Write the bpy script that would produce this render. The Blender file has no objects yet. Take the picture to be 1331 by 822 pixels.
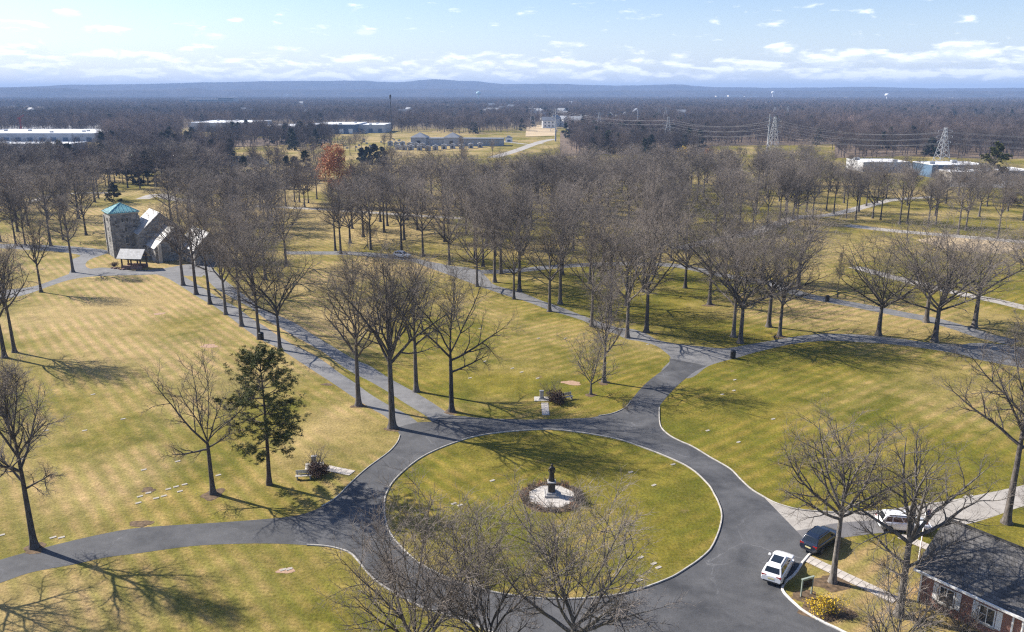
import bpy, bmesh, math, random
import numpy as np
from mathutils import Vector, Matrix
from mathutils.geometry import delaunay_2d_cdt

scene = bpy.context.scene
C = scene.collection
R = math.radians

# ------------------------------------------------------------------ camera
PW, PH, F, HOR, CAMH = 1331.0, 822.0, 1040.0, 121.0, 40.0
PITCH = math.atan((PH/2-HOR)/F)
cam_data = bpy.data.cameras.new('camera')
cam = bpy.data.objects.new('camera', cam_data)
C.objects.link(cam)
cam.location = (0, 0, CAMH)
cam.rotation_euler = (math.pi/2-PITCH, 0, 0)
cam_data.sensor_width = 36.0
cam_data.lens = F/PW*36.0
cam_data.clip_end = 60000
cam_data.clip_start = 0.5
scene.camera = cam

# ------------------------------------------------------------------ light
SUN_EL = R(37.0)
SUN_AZ = (-0.906, 0.423)            # ground direction towards the sun
world = bpy.data.worlds.new('World')
scene.world = world
world.use_nodes = True
SKY_STRENGTH = 0.076
sun_data = bpy.data.lights.new('sun', 'SUN')
sun_data.energy = 5.0
sun_data.angle = R(0.53)
sun_data.color = (1.0, 0.94, 0.85)
sun = bpy.data.objects.new('sun', sun_data)
C.objects.link(sun)
sun_dir = Vector((SUN_AZ[0]*math.cos(SUN_EL), SUN_AZ[1]*math.cos(SUN_EL), math.sin(SUN_EL)))
sun.rotation_euler = sun_dir.to_track_quat('Z', 'Y').to_euler()
scene.view_settings.view_transform = 'Standard'
scene.view_settings.look = 'None'
scene.view_settings.gamma = 1.0
scene.view_settings.exposure = 1.0
scene.cycles.use_denoising = False
scene.cycles.filter_width = 1.25
scene.cycles.max_bounces = 5
scene.cycles.diffuse_bounces = 2
scene.cycles.glossy_bounces = 2
scene.cycles.transmission_bounces = 2
scene.cycles.volume_bounces = 0
scene.cycles.sample_clamp_indirect = 3.0
scene.cycles.sample_clamp_direct = 12.0
scene.cycles.caustics_reflective = False
scene.cycles.caustics_refractive = False


class NT:
    """small helper to wire shader nodes"""
    def __init__(self, tree):
        self.t = tree
        tree.nodes.clear()

    def n(self, kind, **kw):
        nd = self.t.nodes.new(kind)
        for k, v in kw.items():
            setattr(nd, k, v)
        return nd

    def link(self, a, b):
        self.t.links.new(a, b)

    def put(self, sock, v):
        if isinstance(v, bpy.types.NodeSocket):
            self.t.links.new(v, sock)
        else:
            sock.default_value = v

    def math(self, op, a, b=None, c=None, clamp=False):
        nd = self.n('ShaderNodeMath', operation=op, use_clamp=clamp)
        self.put(nd.inputs[0], a)
        if b is not None:
            self.put(nd.inputs[1], b)
        if c is not None:
            self.put(nd.inputs[2], c)
        return nd.outputs[0]

    def vmath(self, op, a, b=None):
        nd = self.n('ShaderNodeVectorMath', operation=op)
        self.put(nd.inputs[0], a)
        if b is not None:
            self.put(nd.inputs[1], b)
        return nd.outputs[0]

    def noise(self, vec, scale, detail=4, rough=0.55, dist=0.0):
        nd = self.n('ShaderNodeTexNoise')
        if vec is not None:
            self.put(nd.inputs['Vector'], vec)
        nd.inputs['Scale'].default_value = scale
        nd.inputs['Detail'].default_value = detail
        nd.inputs['Roughness'].default_value = rough
        nd.inputs['Distortion'].default_value = dist
        return nd.outputs['Fac']

    def ramp(self, fac, stops, interp='LINEAR'):
        nd = self.n('ShaderNodeValToRGB')
        cr = nd.color_ramp
        cr.interpolation = interp
        while len(cr.elements) > 1:
            cr.elements.remove(cr.elements[-1])
        for i, (p, c) in enumerate(stops):
            if not isinstance(c, (tuple, list)):
                c = (c, c, c)
            e = cr.elements[0] if i == 0 else cr.elements.new(p)
            e.position = p
            e.color = (*c, 1)
        self.put(nd.inputs[0], fac)
        return nd.outputs[0]

    def mix(self, fac, a, b, blend='MIX'):
        nd = self.n('ShaderNodeMix', data_type='RGBA', blend_type=blend)
        self.put(nd.inputs[0], fac)
        self.put(nd.inputs[6], (*a, 1) if isinstance(a, tuple) else a)
        self.put(nd.inputs[7], (*b, 1) if isinstance(b, tuple) else b)
        return nd.outputs[2]

    def maprange(self, v, a, b, c=0.0, d=1.0, smooth=False):
        nd = self.n('ShaderNodeMapRange', clamp=True)
        if smooth:
            nd.interpolation_type = 'SMOOTHSTEP'
        self.put(nd.inputs[0], v)
        for i, x in enumerate((a, b, c, d)):
            self.put(nd.inputs[i+1], x)
        return nd.outputs[0]

    def sep(self, v):
        nd = self.n('ShaderNodeSeparateXYZ')
        self.put(nd.inputs[0], v)
        return nd.outputs

    def comb(self, x, y, z):
        nd = self.n('ShaderNodeCombineXYZ')
        for i, v in enumerate((x, y, z)):
            self.put(nd.inputs[i], v)
        return nd.outputs[0]


def build_world():
    w = NT(world.node_tree)
    out = w.n('ShaderNodeOutputWorld')
    bg = w.n('ShaderNodeBackground')
    sky = w.n('ShaderNodeTexSky', sky_type='NISHITA')
    sky.sun_disc = False
    sky.sun_elevation = SUN_EL
    sky.sun_rotation = math.atan2(SUN_AZ[0], SUN_AZ[1])
    sky.altitude = 60
    sky.air_density = 1.0
    sky.dust_density = 0.8
    sky.ozone_density = 3.0
    tc = w.n('ShaderNodeTexCoord').outputs['Generated']
    x, y, z = w.sep(tc)
    az = w.math('ARCTAN2', x, y)
    el = w.math('ARCSINE', z)
    # cumulus seen from the side: noise in azimuth / elevation, flattened
    v = w.comb(w.math('MULTIPLY', az, 24.0), w.math('MULTIPLY', el, 88.0), 0.0)
    n1 = w.noise(v, 1.0, 7, 0.58, 0.3)
    v2 = w.comb(w.math('MULTIPLY', az, 3.2), w.math('MULTIPLY', el, 9.0), 4.7)
    n2 = w.noise(v2, 1.0, 3, 0.5)
    # cover: a long bank low over the horizon, thin scatter above
    bank = w.math('MULTIPLY', w.maprange(el, 0.006, 0.020, 0, 1, True), w.maprange(el, 0.032, 0.058, 1, 0, True))
    scat = w.math('MULTIPLY', w.maprange(el, 0.05, 0.07, 0, 1, True), w.maprange(el, 0.5, 1.0, 1, 0.0, True))
    cov = w.math('ADD', w.math('MULTIPLY', bank, 0.245), w.math('MULTIPLY', scat, 0.02))
    cov = w.math('ADD', cov, w.math('MULTIPLY', w.math('SUBTRACT', n2, 0.5), 0.22))
    # single small clouds high on the left
    blob = None
    for px, py, hw, hh in ((60, 42, 44, 8), (172, 46, 32, 8), (305, 55, 19, 5), (330, 35, 15, 5), (35, 71, 60, 8), (122, 28, 20, 6),
                           (487, 50, 18, 6), (728, 63, 34, 5), (1000, 66, 22, 9), (1085, 73, 14, 8), (1235, 68, 40, 12), (240, 76, 30, 5)):
        a0 = math.atan((px-PW/2)/F)
        e0 = (HOR-py)/F*math.cos(a0)
        dx = w.math('MULTIPLY', w.math('SUBTRACT', az, a0), F/hw)
        dy = w.math('MULTIPLY', w.math('SUBTRACT', el, e0), F/hh)
        d = w.math('SQRT', w.math('ADD', w.math('MULTIPLY', dx, dx), w.math('MULTIPLY', dy, dy)))
        b = w.maprange(d, 0.15, 1.25, 1, 0, True)
        blob = b if blob is None else w.math('MAXIMUM', blob, b)
    cov = w.math('ADD', cov, w.math('MULTIPLY', blob, 0.30))
    dens = w.maprange(w.math('ADD', n1, cov), 0.60, 0.80, 0, 1, True)
    # light tops, greyer flat bases
    n3 = w.noise(w.comb(w.math('MULTIPLY', az, 24.0), w.math('ADD', w.math('MULTIPLY', el, 88.0), 0.45), 0.0), 1.0, 5, 0.58, 0.3)
    shade = w.maprange(w.math('SUBTRACT', n1, n3), -0.05, 0.10, 0.0, 1.0)
    ccol = w.mix(shade, (7.6, 8.1, 8.8), (11.2, 11.2, 11.1))
    skyt = w.mix(1.0, sky.outputs[0], (1.0, 1.03, 1.17), 'MULTIPLY')
    veil = w.math('MULTIPLY', w.math('POWER', w.math('SUBTRACT', 1.0, w.maprange(w.math('ABSOLUTE', z), 0.0, 0.16)), 2.0), 0.62)
    skyt = w.mix(veil, skyt, (8.6, 9.1, 9.6))
    skyc = w.mix(w.math('MULTIPLY', dens, 0.72), skyt, ccol)
    w.link(skyc, bg.inputs[0])
    bg.inputs[1].default_value = SKY_STRENGTH
    w.link(bg.outputs[0], out.inputs[0])


build_world()


# ------------------------------------------------------------------ helpers
def P(x, y, z=0.0):
    """photo pixel -> point on the horizontal plane at height z"""
    u, v = (x-PW/2)/F, (y-PH/2)/F
    d = Vector((u, math.cos(PITCH)-v*math.sin(PITCH), -math.sin(PITCH)-v*math.cos(PITCH)))
    return Vector((0, 0, CAMH))+d*((z-CAMH)/d.z)


def height_at(ytop, base):
    """height of something that stands at base and reaches photo row ytop"""
    v = (ytop-PH/2)/F
    dy, dz = math.cos(PITCH)-v*math.sin(PITCH), -math.sin(PITCH)-v*math.cos(PITCH)
    return CAMH+base.y/dy*dz


def px_of(p):
    """ground point -> photo pixel"""
    dz = p[2]-CAMH
    dep = p[1]*math.cos(PITCH)-dz*math.sin(PITCH)
    up = p[1]*math.sin(PITCH)+dz*math.cos(PITCH)
    return PW/2+F*p[0]/dep, PH/2-F*up/dep


def mesh_obj(name, verts, faces, mat=None, parent=None, smooth=False):
    me = bpy.data.meshes.new(name)
    me.from_pydata([tuple(v) for v in verts], [], faces)
    me.update()
    if smooth:
        me.polygons.foreach_set('use_smooth', [True]*len(me.polygons))
    if mat:
        me.materials.append(mat)
    o = bpy.data.objects.new(name, me)
    C.objects.link(o)
    if parent:
        o.parent = parent
    return o


def np_mesh(name, V, Q, mat=None, smooth=True):
    """fast mesh from numpy arrays; Q has 3 or 4 columns"""
    me = bpy.data.meshes.new(name)
    k = Q.shape[1]
    me.vertices.add(len(V))
    me.vertices.foreach_set('co', np.ascontiguousarray(V, dtype=np.float32).ravel())
    me.loops.add(Q.size)
    me.loops.foreach_set('vertex_index', Q.astype(np.int32).ravel())
    me.polygons.add(len(Q))
    me.polygons.foreach_set('loop_start', np.arange(0, Q.size, k, dtype=np.int32))
    me.polygons.foreach_set('use_smooth', np.full(len(Q), smooth))
    me.update(calc_edges=True)
    if mat:
        me.materials.append(mat)
    return me


def link(name, me, parent=None):
    o = bpy.data.objects.new(name, me)
    C.objects.link(o)
    if parent:
        o.parent = parent
    return o


def empty(name, loc, rz=0.0):
    o = bpy.data.objects.new(name, None)
    C.objects.link(o)
    o.location = loc
    o.rotation_euler = (0, 0, rz)
    o.empty_display_size = 0.3
    return o


def tag(o, label, cat, group=None):
    o['label'] = label
    o['category'] = cat
    if group:
        o['group'] = group
    return o


def struct(o):
    o['kind'] = 'structure'
    return o


class MB:
    """collects boxes, prisms, tubes and lathes, then builds ONE mesh object"""
    def __init__(self):
        self.v, self.f = [], []

    def add(self, vs, fs):
        b = len(self.v)
        self.v += [tuple(v) for v in vs]
        self.f += [tuple(i+b for i in f) for f in fs]
        return self

    def box(self, x0, x1, y0, y1, z0, z1):
        return self.add([(x0, y0, z0), (x1, y0, z0), (x1, y1, z0), (x0, y1, z0), (x0, y0, z1), (x1, y0, z1), (x1, y1, z1), (x0, y1, z1)],
                        [(0, 3, 2, 1), (4, 5, 6, 7), (0, 1, 5, 4), (1, 2, 6, 5), (2, 3, 7, 6), (3, 0, 4, 7)])

    def bbox(self, x0, x1, y0, y1, z0, z1, b=0.03):
        """box with chamfered top and upright edges"""
        def ring(m, z):
            return [(x0+m+b, y0+m, z), (x1-m-b, y0+m, z), (x1-m, y0+m+b, z), (x1-m, y1-m-b, z), (x1-m-b, y1-m, z), (x0+m+b, y1-m, z), (x0+m, y1-m-b, z), (x0+m, y0+m+b, z)]
        v = ring(0, z0)+ring(0, z1-b)+ring(b, z1)
        f = [tuple(range(7, -1, -1)), tuple(range(16, 24))]
        for r in (0, 8):
            for i in range(8):
                j = (i+1) % 8
                f.append((r+i, r+j, r+8+j, r+8+i))
        return self.add(v, f)

    def prism(self, pts, z0, z1):
        n = len(pts)
        v = [(p[0], p[1], z0) for p in pts]+[(p[0], p[1], z1) for p in pts]
        f = [tuple(range(n-1, -1, -1)), tuple(range(n, 2*n))]
        f += [(i, (i+1) % n, n+(i+1) % n, n+i) for i in range(n)]
        return self.add(v, f)

    def bar(self, a, b, w, h=None):
        """rectangular bar between two points"""
        a, b = Vector(a), Vector(b)
        h = h or w
        d = (b-a).normalized()
        up = Vector((0, 0, 1)) if abs(d.z) < 0.95 else Vector((0, 1, 0))
        s = d.cross(up).normalized()*w/2
        u = s.cross(d).normalized()*h/2
        v = [p+i*s+j*u for p in (a, b) for i, j in ((-1, -1), (1, -1), (1, 1), (-1, 1))]
        return self.add(v, [(3, 2, 1, 0), (4, 5, 6, 7), (0, 1, 5, 4), (1, 2, 6, 5), (2, 3, 7, 6), (3, 0, 4, 7)])

    def tube(self, pts, rad, k=8, caps=True):
        pts = [Vector(p) for p in pts]
        rad = rad if isinstance(rad, (list, tuple)) else [rad]*len(pts)
        v, f = [], []
        for i, p in enumerate(pts):
            t = (pts[min(i+1, len(pts)-1)]-pts[max(i-1, 0)]).normalized()
            ref = Vector((0, 0, 1)) if abs(t.z) < 0.9 else Vector((1, 0, 0))
            s = t.cross(ref).normalized()
            u = s.cross(t)
            for j in range(k):
                a = 2*math.pi*j/k
                v.append(p+(s*math.cos(a)+u*math.sin(a))*rad[i])
        for i in range(len(pts)-1):
            for j in range(k):
                f.append((i*k+j, i*k+(j+1) % k, (i+1)*k+(j+1) % k, (i+1)*k+j))
        if caps:
            f.append(tuple(range(k-1, -1, -1)))
            f.append(tuple(range((len(pts)-1)*k, len(pts)*k)))
        return self.add(v, f)

    def lathe(self, prof, k=16, c=(0, 0)):
        v, f = [], []
        for r, z in prof:
            for j in range(k):
                a = 2*math.pi*j/k
                v.append((c[0]+r*math.cos(a), c[1]+r*math.sin(a), z))
        for i in range(len(prof)-1):
            for j in range(k):
                f.append((i*k+j, i*k+(j+1) % k, (i+1)*k+(j+1) % k, (i+1)*k+j))
        f.append(tuple(range(k-1, -1, -1)))
        f.append(tuple(range((len(prof)-1)*k, len(prof)*k)))
        return self.add(v, f)

    def build(self, name, mat, parent=None, smooth=False):
        return mesh_obj(name, self.v, self.f, mat, parent, smooth)


def catmull(pts, n=6, closed=False):
    pts = [Vector((p[0], p[1])) for p in pts]
    out = []
    m = len(pts)
    for i in range(m if closed else m-1):
        if closed:
            a, b, c, d = pts[(i-1) % m], pts[i], pts[(i+1) % m], pts[(i+2) % m]
        else:
            a, b, c, d = pts[max(i-1, 0)], pts[i], pts[i+1], pts[min(i+2, m-1)]
        for k in range(n):
            t = k/n
            out.append(0.5*((2*b)+(c-a)*t+(2*a-5*b+4*c-d)*t*t+(3*b-a-3*c+d)*t**3))
    if not closed:
        out.append(pts[-1])
    return out


def ground(pxs, n=5, closed=False):
    """photo pixels -> smoothed line on the ground"""
    return catmull([P(*p) for p in pxs], n, closed)


# ------------------------------------------------------------------ materials
def mat_new(name):
    m = bpy.data.materials.new(name)
    m.use_nodes = True
    w = NT(m.node_tree)
    out = w.n('ShaderNodeOutputMaterial')
    bs = w.n('ShaderNodeBsdfPrincipled')
    w.link(bs.outputs[0], out.inputs[0])
    return m, w, bs


def wpos(w):
    return w.n('ShaderNodeNewGeometry').outputs['Position']


def opos(w):
    return w.n('ShaderNodeTexCoord').outputs['Object']


def bump(w, bs, h, strength, dist):
    b = w.n('ShaderNodeBump')
    b.inputs['Strength'].default_value = strength
    b.inputs['Distance'].default_value = dist
    w.put(b.inputs['Height'], h)
    w.link(b.outputs[0], bs.inputs['Normal'])


def simple(name, col, rough=0.6, var=0.15, scale=3.0, metal=0.0, spec=0.3, obj=True):
    m, w, bs = mat_new(name)
    v = opos(w) if obj else wpos(w)
    n = w.noise(v, scale, 5, 0.6)
    lo = tuple(c*(1-var) for c in col)
    hi = tuple(min(1, c*(1+var)) for c in col)
    w.link(w.mix(w.maprange(n, 0.3, 0.7), lo, hi), bs.inputs['Base Color'])
    bs.inputs['Roughness'].default_value = rough
    bs.inputs['Metallic'].default_value = metal
    bs.inputs['Specular IOR Level'].default_value = spec
    return m


def m_grass():
    m, w, bs = mat_new('winter_grass')
    p = wpos(w)
    x, y, z = w.sep(p)
    big = w.noise(p, 0.022, 3, 0.5, 0.6)
    mid = w.noise(p, 0.085, 4, 0.6, 0.8)
    small = w.noise(p, 0.55, 5, 0.65)
    fine = w.noise(p, 3.6, 5, 0.7)
    green, olive, tan = (0.104, 0.103, 0.012), (0.215, 0.170, 0.028), (0.36, 0.265, 0.115)
    f1 = w.maprange(w.math('ADD', w.math('MULTIPLY', mid, 0.6), w.math('MULTIPLY', small, 0.4)), 0.38, 0.62)
    c = w.mix(f1, green, olive)
    # dry patches; the old lawn on the left is the driest, the circle the greenest
    dry = w.math('ADD', w.math('MULTIPLY', big, 0.66), w.math('ADD', w.math('MULTIPLY', mid, 0.22), w.math('MULTIPLY', small, 0.12)))
    leftness = w.maprange(x, -8, -32, 0.0, 0.07, True)
    far = w.maprange(y, 100, 210, 0.0, 0.035, True)
    lot_x = w.math('MULTIPLY', w.maprange(x, 21, 26, 0, 0.12, True), w.maprange(y, 64, 68, 1, 0, True))
    old_x = w.math('MULTIPLY', w.maprange(x, -30, -44, 0, 0.07, True), w.maprange(y, 75, 95, 1, 0, True))
    dry = w.math('ADD', dry, w.math('ADD', w.math('ADD', leftness, far), w.math('ADD', lot_x, old_x)))
    nd = w.n('ShaderNodeVectorMath', operation='LENGTH')
    w.link(w.vmath('SUBTRACT', p, (4.1, 74.1, 0.0)), nd.inputs[0])
    dry = w.math('SUBTRACT', dry, w.maprange(nd.outputs['Value'], 15.0, 18.0, 0.05, 0.0))
    c = w.mix(w.maprange(dry, 0.46, 0.68, 0, 0.85, True), c, tan)
    # mowing stripes: two directions, either side of the drive
    def stripes(ang, width):
        a = R(ang)
        s = w.math('ADD', w.math('MULTIPLY', x, -math.sin(a)), w.math('MULTIPLY', y, math.cos(a)))
        s = w.math('ADD', s, w.math('MULTIPLY', w.math('SUBTRACT', mid, 0.5), 0.5))
        return w.math('SINE', w.math('MULTIPLY', s, 2*math.pi/width))
    sl, sr = stripes(-52.0, 1.75), stripes(38.0, 1.9)
    side = w.maprange(x, -6, 2, 0, 1)
    st = w.math('ADD', w.math('MULTIPLY', sl, w.math('SUBTRACT', 1.0, side)), w.math('MULTIPLY', sr, side))
    patch = w.maprange(w.noise(p, 0.05, 2, 0.5), 0.34, 0.56, 0.0, 1.0, True)
    st = w.math('MULTIPLY', w.math('MULTIPLY', st, patch), w.maprange(small, 0.35, 0.6, 0.25, 1.0))
    st = w.math('ADD', w.math('MULTIPLY', st, 0.5), 0.5)
    stc = w.mix(st, (0.78, 0.88, 0.68), (1.24, 1.13, 1.38))
    c = w.mix(1.0, c, stc, 'MULTIPLY')
    # fine mottling, worn spots, leaf litter
    c = w.mix(1.0, c, w.ramp(fine, [(0.25, 0.45), (0.5, 1.0), (0.75, 1.5)]), 'MULTIPLY')
    c = w.mix(1.0, c, w.ramp(w.noise(p, 0.3, 6, 0.7), [(0.3, 0.70), (0.55, 1.0), (0.75, 1.28)]), 'MULTIPLY')
    worn = w.maprange(w.noise(w.vmath('ADD', p, (31.0, 7.0, 0.0)), 0.16, 5, 0.65), 0.665, 0.72, 0, 0.7)
    c = w.mix(worn, c, (0.20, 0.135, 0.075))
    # woodland floor far off
    wood = w.maprange(w.math('ADD', y, w.math('MULTIPLY', w.math('SUBTRACT', big, 0.5), 500.0)), 800, 1100, 0, 1, True)
    c = w.mix(wood, c, w.ramp(mid, [(0.35, (0.10, 0.075, 0.05)), (0.6, (0.19, 0.15, 0.09))]))
    w.link(c, bs.inputs['Base Color'])
    bs.inputs['Roughness'].default_value = 0.95
    bs.inputs['Specular IOR Level'].default_value = 0.1
    bump(w, bs, w.math('ADD', fine, w.math('MULTIPLY', w.noise(p, 14.0, 3, 0.7), 0.5)), 0.75, 0.09)
    return m


def m_asphalt(name, dark, light, streak=0.25, patchy=0.5):
    m, w, bs = mat_new(name)
    p = wpos(w)
    big = w.noise(p, 0.12, 5, 0.62, 1.2)
    mid = w.noise(p, 0.8, 5, 0.65)
    fine = w.noise(p, 9.0, 4, 0.7)
    f = w.math('ADD', w.math('MULTIPLY', big, patchy), w.math('MULTIPLY', mid, 1-patchy))
    c = w.mix(w.maprange(f, 0.36, 0.66), dark, light)
    c = w.mix(1.0, c, w.ramp(fine, [(0.3, 0.78), (0.6, 1.12)]), 'MULTIPLY')
    # cracks and sealed seams
    vo = w.n('ShaderNodeTexVoronoi', feature='DISTANCE_TO_EDGE')
    w.link(w.vmath('ADD', p, w.vmath('MULTIPLY', w.comb(mid, big, 0.0), (2.2, 2.2, 0.0))), vo.inputs['Vector'])
    vo.inputs['Scale'].default_value = 0.11
    crack = w.math('MULTIPLY', w.maprange(vo.outputs['Distance'], 0.002, 0.006, 1, 0), w.maprange(big, 0.45, 0.6))
    c = w.mix(w.math('MULTIPLY', crack, streak), c, tuple(min(1, 1.7*v) for v in light))
    w.link(c, bs.inputs['Base Color'])
    bs.inputs['Roughness'].default_value = 0.82
    bs.inputs['Specular IOR Level'].default_value = 0.25
    bump(w, bs, fine, 0.35, 0.02)
    return m


def m_bark(name, dark, light, rand=0.35, far=False):
    m, w, bs = mat_new(name)
    p = opos(w)
    st = w.vmath('MULTIPLY', p, (1.0, 1.0, 0.22))
    n = w.noise(st, 6.0, 5, 0.7, 0.5)
    c = w.mix(w.maprange(n, 0.35, 0.65), dark, light)
    info = w.n('ShaderNodeObjectInfo').outputs['Random']
    c = w.mix(1.0, c, w.ramp(info, [(0.0, (1-rand, 1-rand, 1-rand)), (0.5, (1.0, 0.98, 0.96)), (1.0, (1+rand, 1+rand*0.9, 1+rand*0.8))]), 'MULTIPLY')
    if far:                                   # stands of different species and age
        pat = w.noise(wpos(w), 0.0035, 5, 0.65)
        c = w.mix(1.0, c, w.ramp(pat, [(0.33, (0.55, 0.60, 0.66)), (0.5, (1.0, 0.98, 0.97)), (0.66, (1.45, 1.28, 1.18))]), 'MULTIPLY')
    w.link(c, bs.inputs['Base Color'])
    bs.inputs['Roughness'].default_value = 0.9
    bs.inputs['Specular IOR Level'].default_value = 0.15
    bump(w, bs, n, 0.6, 0.05)
    return m


def m_leaf(name, cols, rough=0.7, trans=0.0):
    m, w, bs = mat_new(name)
    p = opos(w)
    n = w.noise(p, 1.7, 4, 0.7)
    c = w.ramp(n, [(0.3+0.4*i/max(1, len(cols)-1), c) for i, c in enumerate(cols)])
    w.link(c, bs.inputs['Base Color'])
    bs.inputs['Roughness'].default_value = rough
    bs.inputs['Specular IOR Level'].default_value = 0.2
    return m


def m_brick(name):
    m, w, bs = mat_new(name)
    p = opos(w)
    x, y, z = w.sep(p)
    b = w.n('ShaderNodeTexBrick')
    w.link(w.comb(w.math('ADD', x, y), z, 0.0), b.inputs['Vector'])
    b.inputs['Scale'].default_value = 1.0
    b.inputs['Brick Width'].default_value = 0.22
    b.inputs['Row Height'].default_value = 0.075
    b.inputs['Mortar Size'].default_value = 0.008
    b.inputs['Color1'].default_value = (0.30, 0.105, 0.06, 1)
    b.inputs['Color2'].default_value = (0.22, 0.075, 0.05, 1)
    b.inputs['Mortar'].default_value = (0.36, 0.31, 0.27, 1)
    w.link(b.outputs[0], bs.inputs['Base Color'])
    bs.inputs['Roughness'].default_value = 0.85
    bump(w, bs, b.outputs['Fac'], -0.4, 0.01)
    return m


def m_stone(name, cols, scale=1.3, mortar=(0.32, 0.30, 0.27)):
    m, w, bs = mat_new(name)
    p = opos(w)
    st = w.vmath('MULTIPLY', p, (1.0, 1.0, 1.7))
    vo = w.n('ShaderNodeTexVoronoi', feature='F1')
    w.link(st, vo.inputs['Vector'])
    vo.inputs['Scale'].default_value = scale
    ve = w.n('ShaderNodeTexVoronoi', feature='DISTANCE_TO_EDGE')
    w.link(st, ve.inputs['Vector'])
    ve.inputs['Scale'].default_value = scale
    r = w.sep(vo.outputs['Color'])[0]
    c = w.ramp(r, [(i/(len(cols)-1), q) for i, q in enumerate(cols)])
    c = w.mix(w.maprange(ve.outputs['Distance'], 0.02, 0.05, 1, 0), c, mortar)
    c = w.mix(1.0, c, w.ramp(w.noise(p, 0.6, 4, 0.6), [(0.3, 0.8), (0.7, 1.15)]), 'MULTIPLY')
    w.link(c, bs.inputs['Base Color'])
    bs.inputs['Roughness'].default_value = 0.9
    bump(w, bs, w.maprange(ve.outputs['Distance'], 0.0, 0.08), 0.6, 0.06)
    return m


def m_roof(name, cols, row=0.25, colw=0.35, rough=0.7, spec=0.3):
    m, w, bs = mat_new(name)
    p = opos(w)
    x, y, z = w.sep(p)
    b = w.n('ShaderNodeTexBrick')
    w.link(w.comb(w.math('ADD', x, w.math('MULTIPLY', y, 0.5)), z, 0.0), b.inputs['Vector'])
    b.inputs['Scale'].default_value = 1.0
    b.inputs['Brick Width'].default_value = colw
    b.inputs['Row Height'].default_value = row
    b.inputs['Mortar Size'].default_value = 0.012
    b.inputs['Color1'].default_value = (*cols[0], 1)
    b.inputs['Color2'].default_value = (*cols[1], 1)
    b.inputs['Mortar'].default_value = (*[c*0.5 for c in cols[0]], 1)
    c = w.mix(1.0, b.outputs[0], w.ramp(w.noise(p, 0.9, 5, 0.65), [(0.3, 0.72), (0.7, 1.25)]), 'MULTIPLY')
    w.link(c, bs.inputs['Base Color'])
    bs.inputs['Roughness'].default_value = rough
    bs.inputs['Specular IOR Level'].default_value = spec
    bump(w, bs, b.outputs['Fac'], -0.3, 0.02)
    return m


def m_paint(name, col, rough=0.25, coat=0.6):
    m, w, bs = mat_new(name)
    n = w.noise(opos(w), 2.0, 4, 0.6)
    w.link(w.mix(w.maprange(n, 0.3, 0.7), tuple(c*0.93 for c in col), col), bs.inputs['Base Color'])
    bs.inputs['Roughness'].default_value = rough
    bs.inputs['Coat Weight'].default_value = coat
    bs.inputs['Coat Roughness'].default_value = 0.06
    return m


def m_glass(name, col=(0.012, 0.016, 0.02)):
    m, w, bs = mat_new(name)
    n = w.noise(opos(w), 1.3, 3, 0.5)
    w.link(w.mix(n, tuple(c*0.6 for c in col), tuple(c*1.4 for c in col)), bs.inputs['Base Color'])
    bs.inputs['Roughness'].default_value = 0.06
    bs.inputs['Specular IOR Level'].default_value = 0.7
    return m


def m_hills(name):
    m, w, bs = mat_new(name)
    p = wpos(w)
    n = w.noise(p, 0.004, 6, 0.7)
    n2 = w.noise(p, 0.03, 4, 0.7)
    c = w.mix(w.maprange(n, 0.35, 0.65), (0.035, 0.034, 0.036), (0.075, 0.062, 0.055))
    c = w.mix(1.0, c, w.ramp(n2, [(0.3, 0.6), (0.7, 1.4)]), 'MULTIPLY')
    w.link(c, bs.inputs['Base Color'])
    bs.inputs['Roughness'].default_value = 1.0
    bs.inputs['Specular IOR Level'].default_value = 0.0
    return m


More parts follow.
